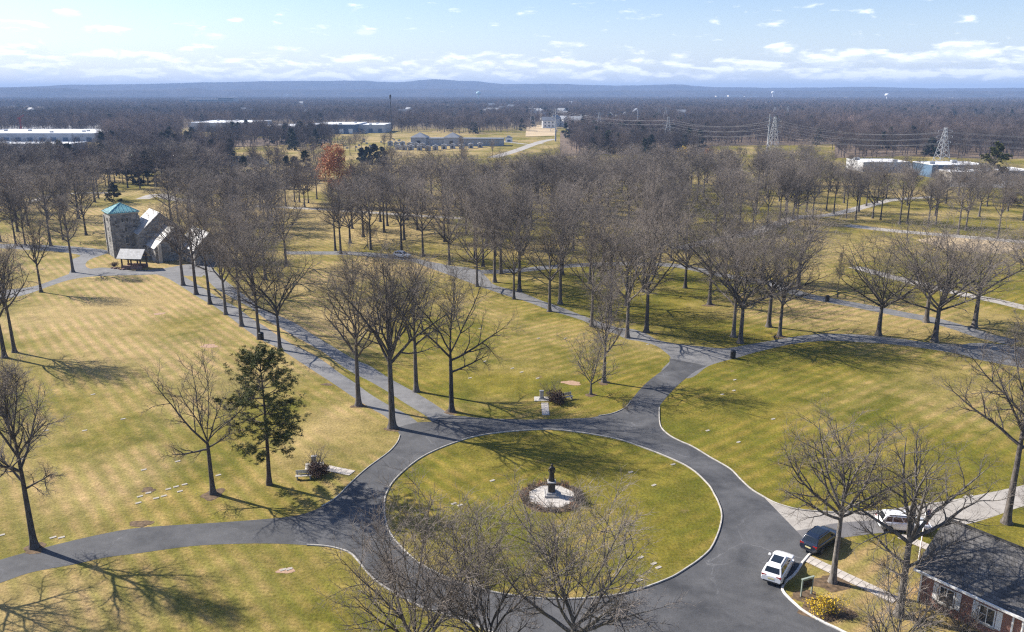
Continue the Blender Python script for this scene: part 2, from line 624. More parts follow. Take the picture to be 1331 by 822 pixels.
M = dict(
    grass=m_grass(),
    new_asphalt=m_asphalt('dark_asphalt', (0.046, 0.047, 0.050), (0.112, 0.111, 0.112), 0.6, 0.7),
    old_asphalt=m_asphalt('weathered_asphalt', (0.115, 0.114, 0.114), (0.205, 0.20, 0.195), 0.15, 0.5),
    pale_road=m_asphalt('pale_chip_road', (0.27, 0.245, 0.215), (0.40, 0.37, 0.325), 0.08, 0.5),
    park_asphalt=m_asphalt('parking_asphalt', (0.12, 0.115, 0.115), (0.19, 0.18, 0.175), 0.15, 0.5),
    kerb=simple('kerb_concrete', (0.38, 0.355, 0.315), 0.85, 0.25, 2.0),
    white_kerb=simple('white_kerb_concrete', (0.58, 0.555, 0.51), 0.8, 0.2, 2.0),
    slab=simple('slab_concrete', (0.42, 0.38, 0.335), 0.9, 0.22, 1.4),
    mulch=simple('mulch', (0.115, 0.078, 0.046), 1.0, 0.65, 2.5),
    soil=simple('bare_soil', (0.34, 0.22, 0.145), 1.0, 0.3, 4.0),
    bark=m_bark('bark', (0.046, 0.041, 0.037), (0.165, 0.148, 0.133)),
    twig=m_bark('twig_bark', (0.120, 0.102, 0.088), (0.27, 0.236, 0.205), 0.3),
    far_twig=m_bark('far_twig_bark', (0.072, 0.062, 0.060), (0.165, 0.139, 0.130), 0.5, True),
    pale_bark=m_bark('pale_bark', (0.048, 0.044, 0.040), (0.27, 0.246, 0.218)),
    pine_bark=m_bark('pine_bark', (0.07, 0.055, 0.045), (0.16, 0.13, 0.11)),
    needle=m_leaf('pine_needles', [(0.035, 0.045, 0.014), (0.085, 0.095, 0.024), (0.15, 0.14, 0.035)]),
    dark_needle=m_leaf('dark_needles', [(0.010, 0.022, 0.010), (0.028, 0.045, 0.018)]),
    rust_leaf=m_leaf('rust_leaves', [(0.33, 0.13, 0.06), (0.50, 0.22, 0.10), (0.62, 0.31, 0.15)]),
    yellow_leaf=m_leaf('yellow_blossom', [(0.45, 0.30, 0.02), (0.72, 0.50, 0.03)]),
    dark_leaf=m_leaf('dark_red_leaves', [(0.035, 0.018, 0.014), (0.085, 0.045, 0.03)]),
    dry_leaf=m_leaf('dry_leaves', [(0.10, 0.07, 0.035), (0.21, 0.14, 0.065)]),
    hills=m_hills('wooded_hills'),
    stone=m_stone('chapel_stone', [(0.12, 0.115, 0.11), (0.23, 0.22, 0.20), (0.34, 0.32, 0.285), (0.17, 0.16, 0.155)]),
    trim=simple('stone_trim', (0.42, 0.39, 0.34), 0.85, 0.15, 2.0),
    slate=m_roof('slate', ((0.30, 0.295, 0.285), (0.46, 0.45, 0.43)), 0.3, 0.45, 0.5, 0.5),
    copper=simple('green_copper', (0.16, 0.36, 0.37), 0.55, 0.25, 1.2),
    shingle=m_roof('grey_shingles', ((0.085, 0.082, 0.08), (0.145, 0.138, 0.132)), 0.2, 0.3, 0.9, 0.15),
    brick=m_brick('red_brick'),
    redstone=m_stone('red_stone', [(0.16, 0.075, 0.06), (0.24, 0.12, 0.09), (0.12, 0.07, 0.06)], 2.4),
    white=simple('white_paint', (0.78, 0.77, 0.74), 0.5, 0.08, 3.0),
    wood=simple('dark_timber', (0.075, 0.05, 0.038), 0.8, 0.3, 4.0),
    glass=m_glass('dark_glass'),
    win=m_glass('window_glass', (0.035, 0.042, 0.05)),
    car_white=m_paint('white_car_paint', (0.80, 0.80, 0.79)),
    car_navy=m_paint('dark_blue_car_paint', (0.010, 0.016, 0.032)),
    tyre=simple('tyre_rubber', (0.02, 0.02, 0.02), 0.9, 0.2, 6.0),
    rim=simple('alloy', (0.45, 0.45, 0.46), 0.35, 0.1, 6.0, 0.9),
    plastic=simple('black_plastic', (0.03, 0.03, 0.032), 0.6, 0.2, 5.0),
    red_lamp=simple('red_lamp', (0.28, 0.015, 0.012), 0.25, 0.1, 5.0),
    lamp=simple('headlamp', (0.70, 0.71, 0.73), 0.15, 0.05, 5.0),
    plate=simple('number_plate', (0.62, 0.55, 0.28), 0.5, 0.1, 9.0),
    bronze=simple('dark_bronze', (0.045, 0.04, 0.036), 0.5, 0.3, 3.0, 0.3),
    granite=simple('granite', (0.33, 0.32, 0.31), 0.7, 0.25, 6.0),
    marker=simple('marker_stone', (0.36, 0.325, 0.27), 0.85, 0.35, 3.0),
    litter=simple('leaf_litter', (0.135, 0.095, 0.062), 1.0, 0.4, 0.08, obj=False),
    pale_granite=simple('pale_granite', (0.46, 0.43, 0.38), 0.75, 0.2, 4.0),
    gravel=simple('pale_paving', (0.43, 0.40, 0.36), 0.9, 0.25, 3.0),
    sign_green=simple('dark_green_board', (0.06, 0.07, 0.04), 0.5, 0.25, 4.0),
    post=simple('pale_green_post', (0.26, 0.30, 0.25), 0.6, 0.15, 4.0),
    bin=simple('black_bin', (0.018, 0.018, 0.018), 0.5, 0.2, 5.0),
    steel=simple('galvanised_steel', (0.34, 0.35, 0.36), 0.6, 0.15, 0.5, 0.0),
    wire=simple('aluminium_wire', (0.25, 0.25, 0.25), 0.6, 0.1, 0.2, 0.0),
    white_roof=simple('white_membrane', (0.80, 0.80, 0.80), 0.7, 0.12, 0.03),
    ware_wall=simple('warehouse_wall', (0.50, 0.50, 0.50), 0.7, 0.2, 0.08),
    blue_wall=simple('blue_metal_wall', (0.09, 0.145, 0.215), 0.5, 0.2, 0.1),
    grey_wall=simple('grey_granite_wall', (0.34, 0.36, 0.39), 0.6, 0.15, 0.3),
    grey_roof=simple('grey_lead_roof', (0.17, 0.18, 0.20), 0.6, 0.15, 0.3),
    tan_wall=simple('tan_wall', (0.55, 0.50, 0.42), 0.7, 0.12, 0.2),
    office_glass=m_glass('teal_office_glass', (0.05, 0.13, 0.17)),
    aqua=simple('aqua_tank', (0.34, 0.52, 0.56), 0.5, 0.1, 0.1),
    red_paint=simple('red_crane_paint', (0.50, 0.04, 0.03), 0.5, 0.1, 0.3),
    flag_red=simple('flag_red', (0.42, 0.03, 0.04), 0.8, 0.1, 5.0),
    flag_white=simple('flag_white', (0.72, 0.70, 0.68), 0.8, 0.1, 5.0),
    flag_blue=simple('flag_blue', (0.03, 0.045, 0.16), 0.8, 0.1, 5.0),
    field=simple('dry_field', (0.42, 0.32, 0.19), 1.0, 0.25, 0.02, obj=False),
    lot=simple('parking_lot', (0.22, 0.215, 0.21), 0.9, 0.2, 0.05, obj=False),
)
# ------------------------------------------------------------------ ground and roads
def make_ground():
    rings = [0, 40, 120, 300, 700, 1500, 3500, 7000, 11000, 14500]
    k = 48
    v, f = [(0, 0, 0)], []
    for r in rings[1:]:
        for j in range(k):
            a = 2*math.pi*j/k
            v.append((r*math.cos(a), r*math.sin(a), 0))
    for j in range(k):
        f.append((0, 1+j, 1+(j+1) % k))
    for i in range(len(rings)-2):
        b = 1+i*k
        for j in range(k):
            f.append((b+j, b+k+j, b+k+(j+1) % k, b+(j+1) % k))
    struct(mesh_obj('ground', v, f, M['grass']))


make_ground()
ROAD_POLYS = []


def ccw(poly):
    a = sum(poly[i][0]*poly[(i+1) % len(poly)][1]-poly[(i+1) % len(poly)][0]*poly[i][1] for i in range(len(poly)))
    return poly if a > 0 else poly[::-1]


def sheet(name, polys, mat, z, holes=()):
    """one flat sheet: the union of polygons minus holes"""
    vs, fs = [], []
    for poly in list(polys)+list(holes):
        poly = ccw(poly)
        fs.append(list(range(len(vs), len(vs)+len(poly))))
        vs += [Vector((p[0], p[1])) for p in poly]
    ov, oe, of, a, b, orig = delaunay_2d_cdt(vs, [], fs, 1, 1e-4)
    keep = [f for f, o in zip(of, orig) if any(i < len(polys) for i in o) and not any(i >= len(polys) for i in o)]
    used = sorted({i for f in keep for i in f})
    mp = {i: k for k, i in enumerate(used)}
    o = mesh_obj(name, [(ov[i].x, ov[i].y, z) for i in used], [tuple(mp[i] for i in f) for f in keep], mat)
    ROAD_POLYS.extend(polys)
    return struct(o)


def band(left, right, n=5):
    return ground(left, n)+ground(right, n)[::-1]


def ribbon(px, w, n=6):
    """road of constant width along a traced centre line"""
    c = ground(px, n)
    L, Rr = [], []
    for i, p in enumerate(c):
        t = (c[min(i+1, len(c)-1)]-c[max(i-1, 0)]).normalized()
        s = Vector((-t.y, t.x))*w/2
        L.append(p+s)
        Rr.append(p-s)
    return L+Rr[::-1]


ISLAND = [(517, 620), (503, 640), (499.5, 659), (502, 679), (510.6, 699), (533, 723), (547, 734), (572, 747), (597, 757.6), (645, 771), (700, 778),
          (750, 779), (801, 774), (826, 768), (853, 759), (880, 747), (916, 722), (929, 704), (937, 681), (937, 663), (929, 644), (917.5, 627), (890, 605),
          (835, 582), (793.6, 569.4), (731, 560), (690, 559.5), (627, 566), (585.6, 578), (548, 595)]
E_NW = [(-90, 757), (0, 728), (62, 711), (125, 696), (175, 687), (225, 683), (291, 679), (366, 673), (395, 668), (418, 659), (437, 647), (455, 629),
        (477, 609), (504, 589), (516, 576), (520, 566), (512, 557)]
E_N = [(512, 557), (541, 549.5), (562.5, 548), (575, 541), (599, 541), (620, 543), (660, 545), (698, 545.5), (760, 543.5), (778, 541), (796.5, 537.7), (813, 530),
       (820, 521), (833, 505), (846, 493), (862, 481), (870, 473), (870, 466)]
E_E = [(919, 475.6), (902, 484), (888, 495), (877, 505), (864, 519.4), (857, 530), (857, 545), (859.5, 556), (869.5, 566), (884, 574), (900, 581),
       (925, 596), (949, 610), (962, 623), (976, 636), (993, 646.6)]
E_SE = [(1058.5, 715), (1049, 725), (1043, 732), (1038, 740), (1031, 749), (1022, 756), (1017, 764), (1019, 771), (1030, 782.6), (1046, 796), (1071, 810),
        (1096, 822), (1125, 838), (1160, 870), (1180, 940)]
E_SW = [(-90, 788), (0, 758), (42, 744), (96, 734), (137, 725), (183, 719), (250, 710), (312, 707), (362, 707), (399, 709), (427, 711), (452, 718),
        (464, 728), (476, 743), (493, 759), (523, 777), (547, 789.5), (577, 799), (609, 809), (636, 821.5), (680, 838), (740, 856), (800, 875), (840, 905), (850, 960)]
main = ground(E_NW)[:-1]+ground(E_N)+ground(E_E)+ground([(1038, 693), (1058.5, 715)], 2)[:-1]+ground(E_SE)+ground(E_SW)[::-1]
island = ground(ISLAND, 5, True)
Z1, Z2, Z3 = 0.004, 0.008, 0.012
sheet('road', [main], M['new_asphalt'], Z2, [island])

# weathered roads: NE junction, avenue pair, path round the back, chapel forecourt
ne = [(800, 434), (815, 441), (833, 444), (851, 449), (862, 456), (872, 467), (860, 484), (895, 492), (919, 477), (939, 470), (957, 465.6), (979, 459), (1000, 454), (1032, 447), (1075, 443),
      (1112, 444.6), (1162, 448), (1211, 454.5), (1249, 461), (1273.6, 468), (1331, 479), (1400, 492)]
ne_top = [(800, 426), (822, 428), (840, 434), (855, 442), (879, 447), (906, 450), (939, 453), (957, 451), (979, 447), (1000, 443.5), (1032, 438), (1070, 434), (1104, 434.6), (1139, 437),
          (1174, 441), (1211, 446), (1249, 448), (1264, 446), (1290, 447), (1331, 452), (1400, 462)]
curve = band([(560, 349), (590, 360), (609, 367), (626, 373.5), (657, 384), (686.5, 393), (716, 404), (755, 416), (780, 427), (805, 436)],
             [(562, 341), (586, 345.6), (608, 348), (625, 354), (634, 362), (644, 371), (677, 380), (704, 391), (725, 398), (755, 409.5), (799, 425), (822, 430)])
west = band([(372, 331), (398, 331), (444, 331.5), (471, 333), (508, 336.5), (535, 340), (562, 350), (575, 354)], [(372, 327), (420, 327), (453, 327), (499, 330), (535, 335), (562, 341), (575, 343)])
back = ribbon([(600, 352), (640, 353.5), (680, 351), (720, 347), (770, 344), (820, 343), (872, 345), (905, 350), (950, 360), (1000, 367.5), (1025, 377.5), (1050, 385), (1075, 390), (1124, 399),
               (1174, 409), (1211, 416), (1250, 427), (1280, 437), (1320, 446)], 4.0)
sheet('road', [ground(ne_top)+ground(ne)[::-1], curve, west, back], M['old_asphalt'], Z1)
av_left = band([(204, 357), (218, 362), (238, 374), (260, 388), (275, 396), (294, 409), (313, 423.5), (337, 440.5), (362, 453), (388, 469.5), (415, 487), (435, 500), (460, 517),
                (482, 531), (500, 541), (512, 552), (522, 562)],
               [(225, 350), (240, 360), (260, 372), (285.5, 388), (308, 400), (328, 415), (345, 425), (362, 437), (386, 451), (403, 459), (422, 470.5), (440, 484), (460, 497), (482, 513),
                (504, 526), (530, 539.5), (545, 551)])
av_right = band([(255, 344), (263, 354), (277, 372), (299, 386), (325, 400), (345, 415), (362, 425), (379, 435), (401, 447), (422, 459), (440, 473), (460, 485.6), (482, 496.6),
                 (508, 512), (526, 524), (551.6, 539.5), (562, 549)],
                [(272, 343), (280, 352), (294, 365.5), (318, 384), (340, 400.5), (379, 418), (405, 434), (435, 452), (460, 467), (482, 476.5), (508, 493), (541, 511), (562.5, 524),
                 (582.6, 537), (600, 543)])
fore = band([(-60, 402), (0, 390), (34, 383), (68, 371), (95, 363), (129, 359), (170, 358), (204, 357), (230, 358), (262, 360)],
            [(-60, 388), (0, 378), (41, 373), (68, 364.5), (88, 357), (112, 351), (135, 348), (170, 351.5), (205, 350), (250, 343), (285, 342)])
tower_lane = band([(88, 360), (93, 347), (93, 338), (104, 332), (70, 327), (0, 323), (-60, 320)], [(128, 352), (112, 347), (116, 338), (142, 327), (110, 322), (68, 319), (0, 317)])
sheet('road', [av_left, av_right, fore, tower_lane], M['old_asphalt'], Z1)
sheet('path', [ribbon([(1110, 347), (1140, 355), (1174, 364), (1249, 382), (1298, 392), (1340, 402), (1420, 420)], 3.6)], M['pale_road'], Z1)
sheet('path', [ribbon([(880, 324), (930, 312), (978, 303), (1010, 291), (1040, 282), (1075, 280), (1100, 275), (1130, 267), (1160, 260), (1215, 256)], 4.5)], M['pale_road'], Z1)
sheet('path', [ribbon([(1100, 293), (1160, 300), (1230, 306), (1300, 312), (1380, 320)], 5.5)], M['pale_road'], Z1)
sheet('path', [ribbon([(40, 262), (75, 254), (105, 251), (140, 251)], 4.5), ribbon([(185, 259), (205, 253), (225, 259), (260, 262)], 5.5)], M['pale_road'], Z1)
sheet('path', [ribbon([(330, 268), (372, 270), (430, 273), (520, 279), (600, 284)], 4.0)], M['pale_road'], Z1)
# east drive with the parking strip
east = band([(992, 645.5), (1010, 655), (1040, 663), (1080, 666), (1108, 665.5), (1155, 662), (1193, 656), (1231, 651), (1268.6, 644), (1302.5, 637), (1331, 630.5), (1420, 607)],
            [(1038, 693), (1055, 690), (1086, 684), (1108, 681), (1146, 679), (1175, 682), (1212, 686), (1240, 683), (1259, 681), (1278, 676), (1299, 669), (1331, 658), (1420, 634)])
sheet('road', [east], M['pale_road'], Z1)
park = band([(1035, 690), (1060, 686), (1086, 680.5), (1146, 676), (1190, 676), (1214, 684)], [(1058.5, 716), (1086, 702), (1108, 697.5), (1146, 693), (1180, 692), (1218, 686)])
sheet('pavement', [park], M['park_asphalt'], Z3)


def kerb(pxs, w, h, mat, closed=False, line=None):
    """a real raised kerb, centred on the traced edge"""
    c = line if line is not None else ground(pxs, 5, closed)
    n = len(c)
    prof = [(-w/2, 0.0), (-w/2, h-0.02), (-w/2+0.02, h), (w/2-0.02, h), (w/2, h-0.02), (w/2, 0.0)]
    v, f = [], []
    for i, p in enumerate(c):
        a, b = (c[(i-1) % n], c[(i+1) % n]) if closed else (c[max(i-1, 0)], c[min(i+1, n-1)])
        t = (b-a).normalized()
        s = Vector((-t.y, t.x))
        wob = random.uniform(-0.012, 0.012)
        for q, z in prof:
            v.append((p.x+s.x*(q+wob), p.y+s.y*(q+wob), z))
    m = len(prof)
    for i in range(n if closed else n-1):
        j = (i+1) % n
        for k in range(m-1):
            f.append((i*m+k, i*m+k+1, j*m+k+1, j*m+k))
    o = mesh_obj('kerb', v, f, mat)
    return struct(o)


random.seed(5)
kerb(None, 0.14, 0.12, M['kerb'], True, island)
kerb(E_E[5:], 0.13, 0.12, M['kerb'])
kerb([(993, 646.6), (1010, 655), (1040, 663), (1080, 666), (1108, 665.5)], 0.14, 0.11, M['kerb'])
kerb(E_SW[9:], 0.14, 0.12, M['kerb'])
kerb(E_SE, 0.20, 0.13, M['white_kerb'])
kerb(E_NW[9:-1], 0.12, 0.10, M['kerb'])
kerb([(778, 541), (796.5, 537.7), (813, 530), (820, 521)], 0.12, 0.10, M['kerb'])


def blotch(name, px, py, rx, ry, mat, z=0.004, seed=0, dome=0.0):
    """irregular flat patch on the ground (mulch or bare soil)"""
    rng = random.Random(seed)
    c = P(px, py)
    n = 26
    ph = [rng.uniform(0, 6.28) for _ in range(4)]
    v = [(c.x, c.y, z+dome)]
    for j in range(n):
        a = 2*math.pi*j/n
        r = 1+0.16*math.sin(2*a+ph[0])+0.12*math.sin(3*a+ph[1])+0.1*math.sin(5*a+ph[2])+rng.uniform(-0.08, 0.08)
        v.append((c.x+rx*r*math.cos(a), c.y+ry*r*math.sin(a), z))
    return struct(mesh_obj(name, v, [(0, 1+j, 1+(j+1) % n) for j in range(n)], mat))


k = 0
for px, py, rx, ry in ((277, 643, 1.1, 1.1), (1082, 758, 1.6, 1.3), (785, 498, 0.8, 0.9), (466, 528, 0.9, 0.8), (768, 514, 0.7, 0.7), (45, 713, 1.0, 0.9),
                       (1047, 776, 1.2, 0.8), (1075, 797, 2.0, 1.2), (183, 681, 1.0, 0.7), (193, 637, 0.7, 0.6), (586, 536, 0.9, 0.8), (510, 558, 0.9, 0.8),
                       (425, 500, 0.8, 0.5), (1013, 438, 1.0, 1.0), (922, 397, 1.2, 1.2)):
    blotch('mulch_bed', px, py, rx, ry, M['mulch'], 0.016, k, 0.03)
    k += 1
for px, py, rx, ry in ((207, 408, 1.0, 0.8), (272, 450, 1.2, 1.2), (743, 498, 1.3, 0.9), (372, 742, 0.7, 0.5)):
    blotch('soil_patch', px, py, rx, ry, M['soil'], 0.016, k)
    k += 1
# concrete walks laid in slabs
def slab_walk(a, b, width, n, seed):
    rng = random.Random(seed)
    a, b = P(*a), P(*b)
    d = (b-a)
    L = d.length
    u = d.normalized()
    s = Vector((-u.y, u.x, 0))
    m, bed = n, MB()
    base = struct(mesh_obj('path', [tuple(q)[:2]+(0.006,) for q in (a-s*(width/2+.04), b-s*(width/2+.04), b+s*(width/2+.04), a+s*(width/2+.04))], [(0, 1, 2, 3)], M['mulch']))
    step = L/n
    me = None
    for i in range(n):
        if me is None:
            mb = MB().bbox(-step/2+.012, step/2-.012, -width/2, width/2, 0, 0.045, 0.012)
            o = mb.build('slab', M['slab'], base)
            me = o.data
        else:
            o = link('slab', me, base)
        p = a+u*(step*(i+.5))
        o.location = (p.x, p.y, 0.008+rng.uniform(0, .012))
        o.rotation_euler = (rng.uniform(-.004, .004), rng.uniform(-.004, .004), math.atan2(u.y, u.x)+rng.uniform(-.008, .008))
    return base


slab_walk((1047.5, 725.5), (1165, 781), 1.15, 13, 1)
slab_walk((1170, 697), (1212, 714), 1.1, 4, 2)
slab_walk((458, 615.5), (424, 608.5), 1.2, 4, 3)
slab_walk((709.5, 540), (708, 524), 0.95, 4, 4)
sheet('field', [[P(x, y) for x, y in ((1240, 158.5), (1420, 157), (1420, 154), (1270, 155.5))]], M['field'], 0.5)
sheet('field', [[P(x, y) for x, y in ((683, 178), (722, 177), (724, 166), (700, 163), (684, 166))]], M['field'], 0.3)
sheet('field', [[P(x, y) for x, y in ((1190, 312), (1235, 326), (1300, 330), (1331, 322), (1300, 312), (1230, 306))]], M['field'], 0.002)
sheet('parking_lot', [[P(x, y) for x, y in ((-120, 196), (100, 192), (140, 172), (150, 162), (-120, 166))]], M['lot'], 0.3)
sheet('parking_lot', [[P(x, y) for x, y in ((1110, 222), (1215, 228), (1230, 214), (1120, 210))]], M['lot'], 0.02)
sheet('parking_lot', [[P(x, y) for x, y in ((1225, 243), (1400, 246), (1400, 226), (1280, 224), (1230, 230))]], M['lot'], 0.02)
sheet('road', [ribbon([(640, 205), (668, 197), (690, 189), (705, 184), (720, 181)], 8.0), ribbon([(640, 183.5), (665, 185.5), (690, 188), (705, 186)], 5.0)], M['pale_road'], 0.02)


sheet('woodland_floor', [[P(x, y) for x, y in pl] for pl in (
    [(1085, 206), (1180, 203), (1290, 207), (1500, 204), (1500, 162), (1085, 162)], [(728, 204), (800, 200), (905, 203), (925, 190), (1085, 188), (1085, 170), (728, 172)],
    [(140, 226), (200, 220), (285, 226), (292, 192), (430, 186), (430, 181), (240, 178), (140, 176)], [(-400, 224), (140, 220), (140, 214), (-400, 214)])], M['litter'], 0.012)


# ------------------------------------------------------------------ distant hills
SKYLINE = [(-700, 117), (-300, 116), (0, 115), (60, 113.3), (120, 110.8), (200, 110.3), (300, 107.8), (400, 106.3), (470, 106), (520, 108), (570, 104.4), (610, 106.5),
           (660, 110.5), (720, 110), (800, 112), (870, 110.7), (920, 113.8), (1000, 114.6), (1060, 114.3), (1130, 113.8), (1200, 115.3), (1331, 115), (1700, 115.6), (2100, 116)]
FRONT = [(-700, 118), (0, 115.5), (50, 114.2), (100, 115), (150, 118), (240, 116.5), (265, 114.5), (290, 117), (400, 117), (560, 116), (680, 118), (900, 118), (1331, 118.5), (2100, 119)]


def lerp_tab(tab, x):
    for (a, ya), (b, yb) in zip(tab, tab[1:]):
        if x <= b:
            t = max(0, (x-a)/(b-a))
            t = t*t*(3-2*t)
            return ya+(yb-ya)*t
    return tab[-1][1]


def ridge(tab, d0, name, depth, seed):
    rng = random.Random(seed)
    n, rows = 460, 9
    az0, az1 = -0.95, 0.95
    v, f = [], []
    jit = 0.0
    for i in range(n+1):
        a = az0+(az1-az0)*i/n
        px = PW/2+F*math.tan(a)
        y = lerp_tab(tab, px)
        jit = 0.75*jit+rng.uniform(-1, 1)
        hgt = max(4.0, CAMH+d0*(HOR-y)/F*math.cos(a))+jit*1.6
        for r in range(rows):
            t = r/(rows-1)
            dd = d0+(t-0.55)*depth
            prof = math.sin(math.pi*min(1.0, t/0.55)/2)**1.6 if t <= 0.55 else math.cos(math.pi/2*(t-0.55)/0.45)
            wob = 0 if r in (0, rows-1) else rng.uniform(-0.05, 0.05)*(0 if abs(t-0.55) < 0.08 else 1)
            v.append((dd*math.sin(a), dd*math.cos(a), max(0.0, hgt*(prof+wob))-0.5 if 0 < r < rows-1 else -0.6))
    for i in range(n):
        for r in range(rows-1):
            b = i*rows+r
            f.append((b, b+rows, b+rows+1, b+1))
    return struct(mesh_obj(name, v, f, M['hills'], None, True))


ridge(SKYLINE, 8300, 'hills', 2800, 3)
ridge(FRONT, 6300, 'hills', 1200, 4)
# ------------------------------------------------------------------ trees
GOLD = 2.399963


def tubes(Pth, Rad, k, phase=None):
    """Pth (N,S,3), Rad (N,S) -> verts, quads"""
    N, S, _ = Pth.shape
    T = np.empty_like(Pth)
    T[:, 1:-1] = Pth[:, 2:]-Pth[:, :-2]
    T[:, 0] = Pth[:, 1]-Pth[:, 0]
    T[:, -1] = Pth[:, -1]-Pth[:, -2]
    T /= np.linalg.norm(T, axis=2, keepdims=True)+1e-9
    ref = np.where(np.abs(T[:, :1, 2:3]) < 0.8, np.array([0, 0, 1.0]), np.array([1.0, 0, 0]))
    ref = np.broadcast_to(ref, T.shape)
    A = np.cross(T, ref)
    A /= np.linalg.norm(A, axis=2, keepdims=True)+1e-9
    B = np.cross(A, T)
    ang = np.arange(k)*2*np.pi/k
    V = (Pth[:, :, None, :]+Rad[:, :, None, None]*(A[:, :, None, :]*np.cos(ang)[None, None, :, None]+B[:, :, None, :]*np.sin(ang)[None, None, :, None]))
    base = (np.arange(N)*S*k)[:, None, None]+(np.arange(S-1)*k)[None, :, None]
    j = np.arange(k)
    jn = (j+1) % k
    Q = np.stack([base+j, base+jn, base+k+jn, base+k+j], axis=-1)
    return V.reshape(-1, 3), Q.reshape(-1, 4)


def joinm(parts):
    V, Q, b = [], [], 0
    for v, q in parts:
        V.append(v)
        Q.append(q+b)
        b += len(v)
    return np.concatenate(V), np.concatenate(Q)


def grow(rng, Pp, Rp, n, t0, t1, a0, a1, lfun, S, rtip, up=0.15, jit=0.16, rk=0.62, spread_pow=1.0, kr=(0.018, 0.006)):
    """children of every parent path; returns (paths, radii)"""
    N, SP, _ = Pp.shape
    idx = np.repeat(np.arange(N), n)
    m = len(idx)
    k = np.tile(np.arange(n), N)
    t = t0+(t1-t0)*np.clip((k+rng.uniform(0, 1, m))/n, 0, 1)**spread_pow
    u = t*(SP-1)
    i0 = np.minimum(u.astype(int), SP-2)
    fr = (u-i0)[:, None]
    a, b = Pp[idx, i0], Pp[idx, i0+1]
    pos = a*(1-fr)+b*fr
    rad = Rp[idx, i0]*(1-fr[:, 0])+Rp[idx, i0+1]*fr[:, 0]
    T = b-a
    T /= np.linalg.norm(T, axis=1, keepdims=True)+1e-9
    ref = np.where(np.abs(T[:, 2:3]) < 0.85, np.array([0, 0, 1.0]), np.array([1.0, 0, 0]))
    A = np.cross(T, ref)
    A /= np.linalg.norm(A, axis=1, keepdims=True)+1e-9
    B = np.cross(A, T)
    ph = k*GOLD+np.repeat(rng.uniform(0, 6.28, N), n)+rng.normal(0, 0.4, m)
    al = np.radians(rng.uniform(a0, a1, m))
    D = T*np.cos(al)[:, None]+(A*np.cos(ph)[:, None]+B*np.sin(ph)[:, None])*np.sin(al)[:, None]
    PL = np.linalg.norm(np.diff(Pp, axis=1), axis=2).sum(1)[idx]
    L = lfun(PL, t)*rng.uniform(0.65, 1.25, m)
    out = np.empty((m, S, 3))
    out[:, 0] = pos
    st = (L/(S-1))[:, None]
    for s in range(1, S):
        D = D+rng.normal(0, jit, (m, 3))
        D[:, 2] += up
        D /= np.linalg.norm(D, axis=1, keepdims=True)+1e-9
        out[:, s] = out[:, s-1]+D*st
    r0 = np.minimum(rad*rk, kr[0]*L+kr[1])
    rr = r0[:, None]*(1-np.linspace(0, 1, S))[None, :]**0.8+rtip
    return out, rr


